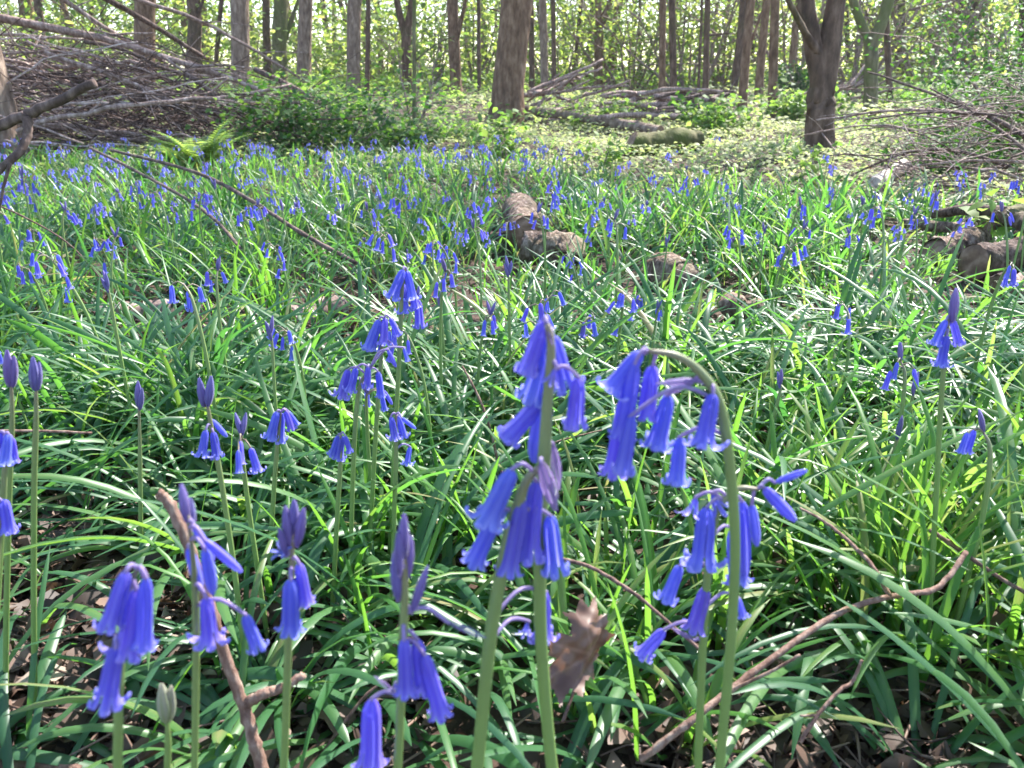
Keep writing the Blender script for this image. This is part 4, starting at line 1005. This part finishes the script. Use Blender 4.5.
# ------------------------------------------------------------------ shrubs
def shrub(name, label, cat, base, size, nleaf, leaf, mat, stems=7, tone=.5, woody='branch', group=None, hollow=.2, spread=1.0, ratio=.62):
    base = np.asarray(base, float); sx, sy, sz = size; root = empty(name, base, label, cat, group)
    mb = MB(); tips = []
    for _ in range(stems):
        a = R.uniform(0, 6.283); rr = R.random() ** .5
        tip = np.array([math.cos(a) * rr * sx, math.sin(a) * rr * sy, sz * R.uniform(.55, 1.0) * (1 - .3 * rr)])
        st = np.array([math.cos(a) * sx * .12, math.sin(a) * sy * .12, -.02]); p = branch_path(st, tip, -.05, .10, 10); r = .012 * max(.35, sz)
        add_tube(mb, p, np.linspace(r, r * .25, 10), 5, .5); tips.append(p)
        for _ in range(3):
            k = R.integers(3, 9); e = p[k] + np.array([R.normal(0, .35 * sx), R.normal(0, .35 * sy), R.uniform(-.05, .3) * sz]); b = branch_path(p[k], e, .03, .1, 6)
            add_tube(mb, b, np.linspace(r * .4, r * .12, 6), 4, .5); tips.append(b)
    mb.build('stems' if False else 'woody_stem', M[woody], root)
    allp = np.concatenate([t[2:] for t in tips]); n = nleaf
    pick = R.integers(0, len(allp), n); ctn = R.normal(0, .17, len(allp) // 6 + 1)[pick // 6]
    c = allp[pick] + R.normal(0, 1, (n, 3)) * np.array([sx, sy, sz]) * .13 * spread
    c[:, 2] = np.abs(c[:, 2])
    v, q, t, tn = leaf_cards(c, R.uniform(.7, 1.3, n) * leaf, ratio, np.clip(tone + ctn + R.normal(0, .12, n), 0, 1))
    m2 = MB(); m2.add(v, q, t, tn); m2.build('foliage', M[mat], root)
    return root
def sh(name, label, cat, px, py, w, h, *a, **k):
    """shrub whose foot is at this place; w, h in metres"""
    g = G(px, py); return shrub(name, label, cat, g, (w / 2, w / 2 * k.pop('deep', .8), h), *a, **k)
sh("bramble_mound", "dark green bramble mound spilling out beside the right end of the brush pile", "bramble", 322, 156, 1.2, .46, 3000, .042, 'dark_leaf', 18, .6, spread=1.25)
sh("bramble_mound", "lower bramble mound with brighter leaves, left of the thick tree's foot", "bramble", 405, 150, .6, .24, 800, .04, 'dark_leaf', 12, .62)
sh("bramble_mound", "loose sunlit bramble in front of the pale tree trunks, behind the dark mound", "bramble", 300, 118, 1.6, .45, 1500, .06, 'under', 12, .62)
sh("bramble_mound", "tangle of bramble and twigs at the foot of the thick tree", "bramble", 470, 140, .7, .2, 500, .04, 'under', 12, .45, woody='branch')
sh("bramble_mound", "leafy bramble over the fallen trunk right of the thick tree", "bramble", 590, 128, 1.0, .30, 600, .05, 'under', 10, .6)
sh("nettle_clump", "bright green bushy clump in the sunny clearing, left of the twin stemmed tree", "bush", 707, 135, .7, .34, 700, .06, 'under', 12, .42)
sh("nettle_clump", "sunlit low bush before the row of slim trunks in the clearing", "bush", 795, 122, .9, .36, 700, .07, 'under', 12, .5)
sh("holly_bush", "dark evergreen bush behind the slim leaning trunk in the clearing", "bush", 800, 100, 1.1, .55, 800, .07, 'dark_leaf', 12, .3)
sh("elder_bush", "tall blue green bush behind the sloping branches at the right edge", "bush", 985, 168, 1.1, .58, 4200, .03, 'dark_leaf', 14, .5)
sh("elder_bush", "broad glossy bush at the right edge standing before the twisted tree", "bush", 1030, 140, 1.7, 1.15, 6000, .036, 'dark_leaf', 18, .52)
sh("elder_bush", "round sunlit bush beneath the twisted many stemmed tree", "bush", 915, 106, 1.7, .32, 1500, .05, 'under', 14, .5)
sh("elder_bush", "low leafy bush on the bank right of the mossy forked tree", "bush", 905, 130, 1.0, .18, 1000, .04, 'under', 12, .55)
sh("elder_bush", "dark low bush in the brushwood beside the bleached log", "bush", 945, 180, .7, .26, 1500, .026, 'dark_leaf', 12, .5)
sh("sapling", "sapling with a spray of pale leaves, before the twin stemmed tree's foot", "sapling", 815, 196, .24, .26, 60, .05, 'under', 3, .6, ratio=.5)
sh("sapling", "knee high sapling with hanging bright leaves left of the thick tree", "sapling", 414, 126, .7, 1.1, 120, .06, 'young_leaf', 4, .5)
sh("sapling", "small leafy shoot in front of the thick tree's foot", "sapling", 506, 160, .35, .3, 160, .05, 'under', 5, .5)
sh("sapling", "leafy shoot with round leaves above the log heap, one leaf yellow", "sapling", 985, 262, .2, .20, 40, .045, 'under', 3, .75)
sh("sapling", "tuft of young leaves standing among flowers at the mossy log", "sapling", 600, 175, .3, .22, 120, .04, 'under', 5, .65)
# hazels and other leafing shrubs between the trunks; leaf tone paints in shadow and sun
HZ = [(60, 84, 2.0, 2.2, 500, .08, .5, "leafy hazel behind the brush pile near the left edge"), (160, 80, 2.4, 2.4, 420, .085, .4, "grey green hazel behind the steep dark branch of the brush pile"),
      (255, 82, 2.2, 2.0, 420, .08, .35, "shadowy hazel between the two palest trunks"), (330, 84, 1.8, 1.7, 1000, .08, .5, "full green hazel between the two pinkish trunks"),
      (385, 86, 2.0, 1.8, 900, .08, .55, "hazel filling the gap right of the thinnest dark trunk"), (430, 88, 2.0, 1.9, 900, .08, .55, "yellowish hazel left of the thick tree"),
      (475, 86, 1.6, 2.2, 600, .08, .6, "thin leaved hazel right behind the thick tree"), (565, 88, 2.4, 1.8, 1100, .085, .6, "bright hazel behind the thin leaning stem"),
      (632, 92, 2.6, 2.0, 1500, .09, .62, "brightest hazel in the middle of the wood edge"), (690, 94, 2.6, 2.2, 1500, .09, .66, "lime green hazel behind the pair of slim trunks"),
      (720, 90, 2.4, 2.6, 1100, .09, .7, "hazel with sunlit sprays left of the leaning twin trunks"), (800, 92, 2.2, 2.4, 900, .09, .75, "pale leaved hazel behind the leaning slim trunk"),
      (850, 92, 2.6, 2.6, 900, .09, .8, "washed out sunny hazel behind the twin stemmed tree"), (925, 88, 2.6, 2.6, 900, .09, .85, "thin sunny hazel between the two branching trees at the back"),
      (1000, 86, 3.0, 3.0, 1000, .1, .85, "hazel glowing against the sky at the right edge"), (20, 96, 1.6, 1.6, 700, .075, .6, "leafing hazel just behind the leaning trunk at the left edge")]
for px, py, wd, h, n, lf, tn, lab in HZ:
    sh("hazel_bush", lab, "hazel", px, py, wd * 1.3, h * 1.25, int(n * 1.1), lf, 'young_leaf', 11, tn, group="hazels at the wood edge", spread=1.3, deep=.7)

def fern(label, px, py, Y, h, n):
    b = P(px, py, Y); b[2] = float(terrain(b[0], b[1])); root = empty("fern", b, label, "fern")
    for k in range(n):
        a = 6.283 * k / n + R.normal(0, .3); L = h * R.uniform(.8, 1.1); e0 = R.uniform(1.0, 1.4); m = 16
        t = np.linspace(0, 1, m); e = e0 - 1.1 * t ** 1.5; d = np.stack([np.cos(a) * np.cos(e), np.sin(a) * np.cos(e), np.sin(e)], -1)
        p = np.vstack([[0, 0, 0], np.cumsum(d[:-1] * L / (m - 1), 0)]); mb = MB(); add_tube(mb, p, np.linspace(.0025, .0008, m), 4, .8)
        s = np.array([-math.sin(a), math.cos(a), 0])
        i = np.arange(3, m); pos = np.concatenate([p[i], p[i], (p[i] + p[i - 1]) / 2, (p[i] + p[i - 1]) / 2]); l = np.concatenate([L * .26 * np.sin(math.pi * (t[i] * .82 + .17))] * 4)
        dirs = np.concatenate([s + .4 * d[i], -s + .4 * d[i]] * 2); v, q, tt, tn = leaf_cards(pos, np.maximum(l, .01), .26, R.uniform(.4, 1), .3, dirs); mb.add(v, q, tt, tn)
        mb.build("frond", M['fern'], root)
fern("bright yellow green fern unfurling before the brush pile, the taller of two", 207, 178, 3.9, .34, 9)
fern("pale fern left of the taller one, half hidden by bluebells", 186, 180, 3.8, .27, 8)

# ------------------------------------------------------------------ trees
def tree(label, bpx, bpy, tpx, wpx, mat='bark', H=11, fork=None, extra=(), leaves=300, leaf=.08, crown=(2.4, .42), Y=None, tone=.5, flare=1.35, name='tree', group=None, sides=14, cr_off=(0, 0), wob=.5):
    """bpx,bpy: foot; tpx: where the stem crosses the top of the frame; wpx: width near the foot.
    fork: (py, [(tpx, rel)]) stem divides at that row; extra: limbs [(py0, tpx, tpy, rel)]"""
    if Y is None: b = G(bpx, bpy); Y = b[1]
    else: b = P(bpx, bpy, Y); b[2] = float(terrain(b[0], b[1]))
    dep = Y * CP + (CAM_H - b[2]) * SP; r0 = wpx * .5 * dep / F
    root = empty(name, b, label, "tree", group)
    top = P(tpx, 0, Y) - b; lean = top / top[2]; hv = top[2]
    bark = MB(); crown_pts = []
    def stem(p0, dirn, r, h, n=22, w=.5):
        z = np.linspace(0, 1, n)
        p = p0 + np.outer(z * h, dirn / dirn[2])
        up = np.clip((z * h - hv) / 4, 0, 1)[:, None]
        wa = np.cumsum(R.normal(0, r * w, (n, 2)), 0); wa -= wa[0]; p[:, :2] += wa * .5
        return p, r * (1 - .62 * z)
    def limbs(p, r, n):
        ks = np.linspace(.42, .97, n)
        for f in ks:
            i = int(f * (len(p) - 1)); a = R.uniform(0, 6.283); L = crown[0] * R.uniform(.6, 1.15) * (1.25 - .5 * f); e = R.uniform(.15, .9)
            q = p[i] + np.array([math.cos(a) * math.cos(e), math.sin(a) * math.cos(e), math.sin(e)]) * L; bp = branch_path(p[i], q, .04, .06, 9)
            add_tube(bark, bp, np.linspace(r[i] * .5, r[i] * .1 + .004, 9), 6, .5); crown_pts.append(bp[4:])
            for _ in range(2):
                j = R.integers(3, 8); q2 = bp[j] + R.normal(0, .4, 3) * L * .6; b2 = branch_path(bp[j], q2, .03, .08, 6); add_tube(bark, b2, np.linspace(r[i] * .2, .004, 6), 4, .5); crown_pts.append(b2[2:])
    if fork is None:
        p, r = stem(np.zeros(3) - [0, 0, .03], lean, r0, H); r = r.copy(); r[0] *= flare
        zz = np.concatenate([[0, .04, .1, .2], np.linspace(.35, H, 26)]); ip = np.stack([np.interp(zz, np.linspace(0, H, len(p)), p[:, k]) for k in range(3)], -1); ir = np.interp(zz, np.linspace(0, H, len(p)), r0 * (1 - .62 * np.linspace(0, 1, len(p)))) * (1 + (flare - 1) * np.exp(-zz / .10))
        add_tube(bark, ip, ir, sides, .5, rough=.045); limbs(ip, ir, 9)
    else:
        fpy, arms = fork; fx = bpx + (tpx - bpx) * (bpy - fpy) / max(1, bpy); fp = P(fx, fpy, Y) - b
        zz = np.concatenate([[-.03, .03, .08, .16], np.linspace(.26, fp[2], 8)]); ip = np.outer(zz / fp[2], fp) + np.concatenate([R.normal(0, r0 * .05, (len(zz), 2)), np.zeros((len(zz), 1))], 1); ir = r0 * (1 + (flare - 1) * np.exp(-np.maximum(zz, 0) / .10)) * np.linspace(1, .95, len(zz))
    for ai, (tgt, rel) in enumerate(fork[1] if fork else ()):
        tp = P(tgt, 0, Y) - b; d = tp - fp; n = 26; z = np.linspace(0, 1, n); hh = H - fp[2]; main = ai == len(fork[1]) - 1
        lin = d / d[2]; p = np.empty((n, 3)); hz = z ** 1.4 * hh
        dx = np.where(hz < d[2], hz, d[2] + (hz - d[2]) * .35)
        p[:, 0] = fp[0] + lin[0] * dx; p[:, 1] = fp[1] + lin[1] * dx + (hz * R.normal(0, .06)); p[:, 2] = fp[2] + hz
        wob_ = np.cumsum(R.normal(0, r0 * .10, (n, 2)), 0); p[:, :2] += wob_ - wob_[0]
        r = r0 * rel * (1 - .6 * z)
        if main:
            r = np.where(z < .25, ir[-1] * .97 + (r - ir[-1] * .97) * np.clip(hz / (r0 * 7), 0, 1), r)
            p = np.vstack([ip, p[1:]]); r = np.concatenate([ir, r[1:]])
            add_tube(bark, p, r, sides, .5, rough=.04); limbs(p, r, 6)
        else:
            k0 = max(2, int(len(ip) * .55)); pre = np.array([ip[k0], ip[k0] * .35 + fp * .65]); pre[1, :2] += lin[:2] * r0 * .3
            p = np.vstack([pre, p[1:] + np.array([lin[0], lin[1], 0]) * 0]); p = smooth_path(p, 40); r = np.interp(np.linspace(0, 1, 40), np.linspace(0, 1, n + 1), np.concatenate([[r0 * rel * .7], r]))
            m2 = MB(); add_tube(m2, p, r, 14, .5, rough=.04); sv = bark; bark = m2; limbs(p, r, 6); bark = sv
            m2.build('limb', M[mat], root)
    for py0, tx, ty, rel in extra:
        f = (bpy - py0) / max(1, bpy); sx = bpx + (tpx - bpx) * f; A = P(sx, py0, Y) - b; B = P(tx, ty, Y + R.normal(0, .2)) - b
        m2 = MB(); bp = branch_path(A, B, R.normal(.02, .03), .05, 12); add_tube(m2, bp, np.linspace(r0 * rel, r0 * rel * .45, 12), 8, .5, rough=.05)
        m2.build('limb', M[mat], root)
    bark.build('trunk', M[mat], root)
    cp = np.concatenate(crown_pts); n = leaves
    # sprays: leaves gather round twig points
    c = cp[R.integers(0, len(cp), max(8, n // 14))]; c = c[R.integers(0, len(c), n)] + R.normal(0, crown[1] * .55, (n, 3))
    v, q, t, tn = leaf_cards(c, R.uniform(.7, 1.3, n) * leaf, .6, np.clip(tone + R.normal(0, .2, n), 0, 1)); m3 = MB(); m3.add(v, q, t, tn); m3.build('crown', M['young_leaf'], root)
    return root

tree("pale rough trunk at the left edge, leaning out of the frame before the brush pile", 5, 166, -16, 46, 'bark_pale', 9, leaves=900, Y=4.75)
tree("thick brown tree in the middle, the widest trunk standing free", 506, 124, 508, 32, 'bark', 13, leaves=800, crown=(3, .5), flare=1.5, sides=20)
tree("twin stemmed dark tree in the clearing, dividing low into two limbs", 820, 152, 821, 26, 'bark_dark', 10, fork=(96, [(807, .66), (838, .70)]), extra=[(60, 784, -8, .34)], leaves=220, crown=(2.4, .45), flare=1.25, sides=18)
tree("mossy green forked tree, its two arms opening in a wide Y", 870, 116, 873, 13, 'bark_moss', 10, fork=(46, [(852, .66), (889, .8)]), leaves=160, flare=1.2)
tree("slim dark trunk close behind the right arm of the mossy forked tree", 891, 107, 886, 6, 'bark_dark', 10)
tree("dark upright tree with a limb rising to its right, behind the clearing", 901, 86, 902, 10, 'bark_dark', 11, extra=[(52, 932, -6, .5), (40, 885, -6, .4)], Y=17)
tree("twisted tree of several crossing stems before the bright sky at right", 968, 84, 970, 15, 'bark_dark', 9, fork=(40, [(960, .6), (985, .5), (976, .6)]), extra=[(52, 930, -10, .45), (60, 950, -8, .3)], Y=15)
tree("short dark stem just left of the twisted tree", 952, 84, 956, 5, 'bark_dark', 8, Y=15.5)
tree("dark stem at the right edge above the glossy bush", 1030, 118, 1024, 11, 'bark_dark', 8.8, Y=6.7, leaves=700, leaf=.085, crown=(1.4, .45))
tree("leaning trunk of the close pair, the one with the lighter left side", 742, 114, 750, 9, 'bark', 12, extra=[(55, 770, -6, .4)])
tree("dark trunk pressed against the leaning trunk of the close pair", 733, 97, 743, 7, 'bark_dark', 12, Y=13)
tree("slim trunk between the close pair and the smooth purplish trunk", 758, 103, 766, 8, 'bark', 12, leaves=250)
tree("smooth purplish trunk, straightest of the slim row in the clearing", 773, 117, 776, 9, 'bark', 12, leaves=250)
tree("slim trunk leaning right, before the dark evergreen bush", 788, 97, 798, 6, 'bark', 10, Y=13)
tree("thin dark trunk with a level side branch, right of the slim pair", 705, 107, 707, 6, 'bark_dark', 11, extra=[(36, 735, 34, .4)])
tree("very thin stem touching the trunk with the level side branch", 698, 102, 702, 3, 'bark_dark', 8, Y=12)
tree("left trunk of the slim pair behind the far brush pile", 662, 102, 662, 7, 'bark', 12)
tree("curved right trunk of the slim pair behind the far brush pile", 674, 104, 672, 7, 'bark_dark', 12)
tree("rough forked tree behind the fallen trunk, dividing at the top of the frame", 598, 90, 599, 9, 'bark', 12, fork=(28, [(597, .75), (611, .55)]), Y=15)
tree("thin leaning stem among bright hazel leaves", 571, 76, 583, 4, 'bark_dark', 9, Y=16)
tree("pale greyish trunk second from the thick tree, with a crooked branch", 545, 88, 546, 8, 'bark_pale', 12, extra=[(40, 536, 14, .4)], Y=14)
tree("narrow trunk nearest to the right side of the thick tree", 532, 86, 531, 6, 'bark_dark', 12, Y=15)
tree("thin dark trunk beside the pale greyish trunk", 554, 88, 553, 5, 'bark_dark', 12, Y=13.5)
tree("reddish paired trunk left of the thick tree", 456, 84, 455, 12, 'bark', 12, extra=[(40, 467, -5, .5)], Y=16)
tree("forked dim trunk hung about with leaves, behind the knee high sapling", 407, 84, 405, 10, 'bark_dark', 10, fork=(42, [(399, .7), (411, .6)]), Y=15)
tree("thin dark trunk right of the second pinkish trunk", 366, 92, 366, 5, 'bark_dark', 11, Y=13)
tree("second pinkish trunk, upright with a bright right edge", 353, 94, 355, 14, 'bark_pale', 13, leaves=900, Y=14)
tree("first pinkish trunk, leaning right with a bright right edge", 301, 92, 310, 14, 'bark_pale', 13, leaves=900, Y=14)
tree("broad mossy trunk leaning behind the first pinkish trunk", 280, 84, 288, 15, 'bark_moss', 11, extra=[(40, 300, -6, .4)], Y=18)
tree("dark narrow trunk beside the broad mossy leaning trunk", 268, 84, 267, 8, 'bark_dark', 11, Y=19)
tree("sunlit split barked trunk rising behind the end of the brush pile", 240, 96, 240, 18, 'bark_pale', 13, leaves=900, Y=12)
tree("dark double trunk deep in shade behind the brush pile", 189, 82, 189, 14, 'bark_dark', 12, Y=17, extra=[(45, 205, -6, .4)])
tree("leaning thin stem between the dark double trunk and the split barked one", 212, 82, 222, 5, 'bark_dark', 9, Y=18)
tree("thick shadowed trunk behind the top of the brush pile", 142, 92, 142, 20, 'bark', 13, leaves=900, Y=13)
tree("dim slim trunk behind the left half of the brush pile", 42, 84, 38, 8, 'bark_dark', 11, Y=17)
tree("knobbly young stem in the bramble, bent branch arching from it", 414, 116, 415, 4, 'bark_moss', 5, leaves=160, extra=[(62, 455, 36, .5)], leaf=.06, crown=(.9, .3), Y=7.2)
tree("thin stem among the leaves between the reddish pair and the thick tree", 479, 84, 478, 4, 'bark_dark', 9, Y=15)
tree("distant thin trunk between the thin leaning stem and the rough forked tree", 586, 80, 590, 4, 'bark_dark', 10, Y=19)
tree("distant trunk left of the slim pair, hung with lime leaves", 640, 84, 641, 4, 'bark_dark', 10, Y=20)
tree("distant dark trunk seen between the twin stemmed tree and the mossy fork", 849, 86, 847, 5, 'bark_dark', 10, Y=19)

def far_wood():
    mb = MB()
    # clumps of spring leaves through the depth of the wood, and the thin poles between them
    nC = 4800; y = R.uniform(17, 50, nC); x = R.uniform(-1, 1, nC) * (.85 * y + 4)
    z = terrain(x, y) + R.uniform(.1, 1, nC) ** 1.4 * (2.0 + .16 * y)
    per = 40; c = np.repeat(np.stack([x, y, z], -1), per, 0); n = len(c)
    c = c + R.normal(0, 1, (n, 3)) * np.array([.85, .85, .42]); c[:, 2] = np.maximum(c[:, 2], terrain(c[:, 0], c[:, 1]) + .05)
    tone = np.repeat(np.clip(R.normal(.55, .32, nC), 0, 1), per) + R.normal(0, .12, n)
    v, q, t, tn = leaf_cards(c, R.uniform(.10, .20, n), .65, np.clip(tone, 0, 1)); mb.add(v, q, t, tn)
    for _ in range(120):
        yy = R.uniform(19, 48); xx = R.uniform(-1, 1) * (.8 * yy + 3); g = float(terrain(xx, yy)); H = R.uniform(6, 11)
        p = branch_path([xx, yy, g - .1], [xx + R.normal(0, .8), yy, g + H], .0, .03, 12); r = R.uniform(.05, .2)
        add_tube(mb, p, np.linspace(r, r * .4, 12), 7, .5, mi=1)
        for _ in range(9):
            k = R.integers(0, 8); e = p[k] + np.array([R.normal(0, 1.3), R.normal(0, .6), R.uniform(-.2, 1.8)]); add_tube(mb, branch_path(p[k], e, .03, .10, 7), np.linspace(min(.04, r * .35), .008, 7), 4, .5, mi=1, cap=False)
    tag(mb.build("far_woodland", [M['young_leaf'], M['bark']]), kind='stuff')
far_wood()

# ------------------------------------------------------------------ thin volume added to mimic veiling lens glare
def glare_haze():
    mb=MB(); x0,x1,y0,y1,z0,z1=-70,70,-35,170,-2,16
    V=[(x,y,z) for x in (x0,x1) for y in (y0,y1) for z in (z0,z1)]
    Q=[(0,1,3,2),(4,6,7,5),(0,4,5,1),(2,3,7,6),(0,2,6,4),(1,5,7,3)]
    m=bpy.data.materials.new("glare_volume"); m.use_nodes=True; n=m.node_tree; n.nodes.clear(); out=n.nodes.new("ShaderNodeOutputMaterial"); v=n.nodes.new("ShaderNodeVolumePrincipled")
    v.inputs["Density"].default_value=.0010; v.inputs["Color"].default_value=(.9,.92,1,1); v.inputs["Anisotropy"].default_value=.3
    n.links.new(v.outputs[0],out.inputs[1])
    tag(MB().add(V,Q).build("glare_haze",m,smooth=False),kind='stuff')
glare_haze()
cy.volume_bounces=0
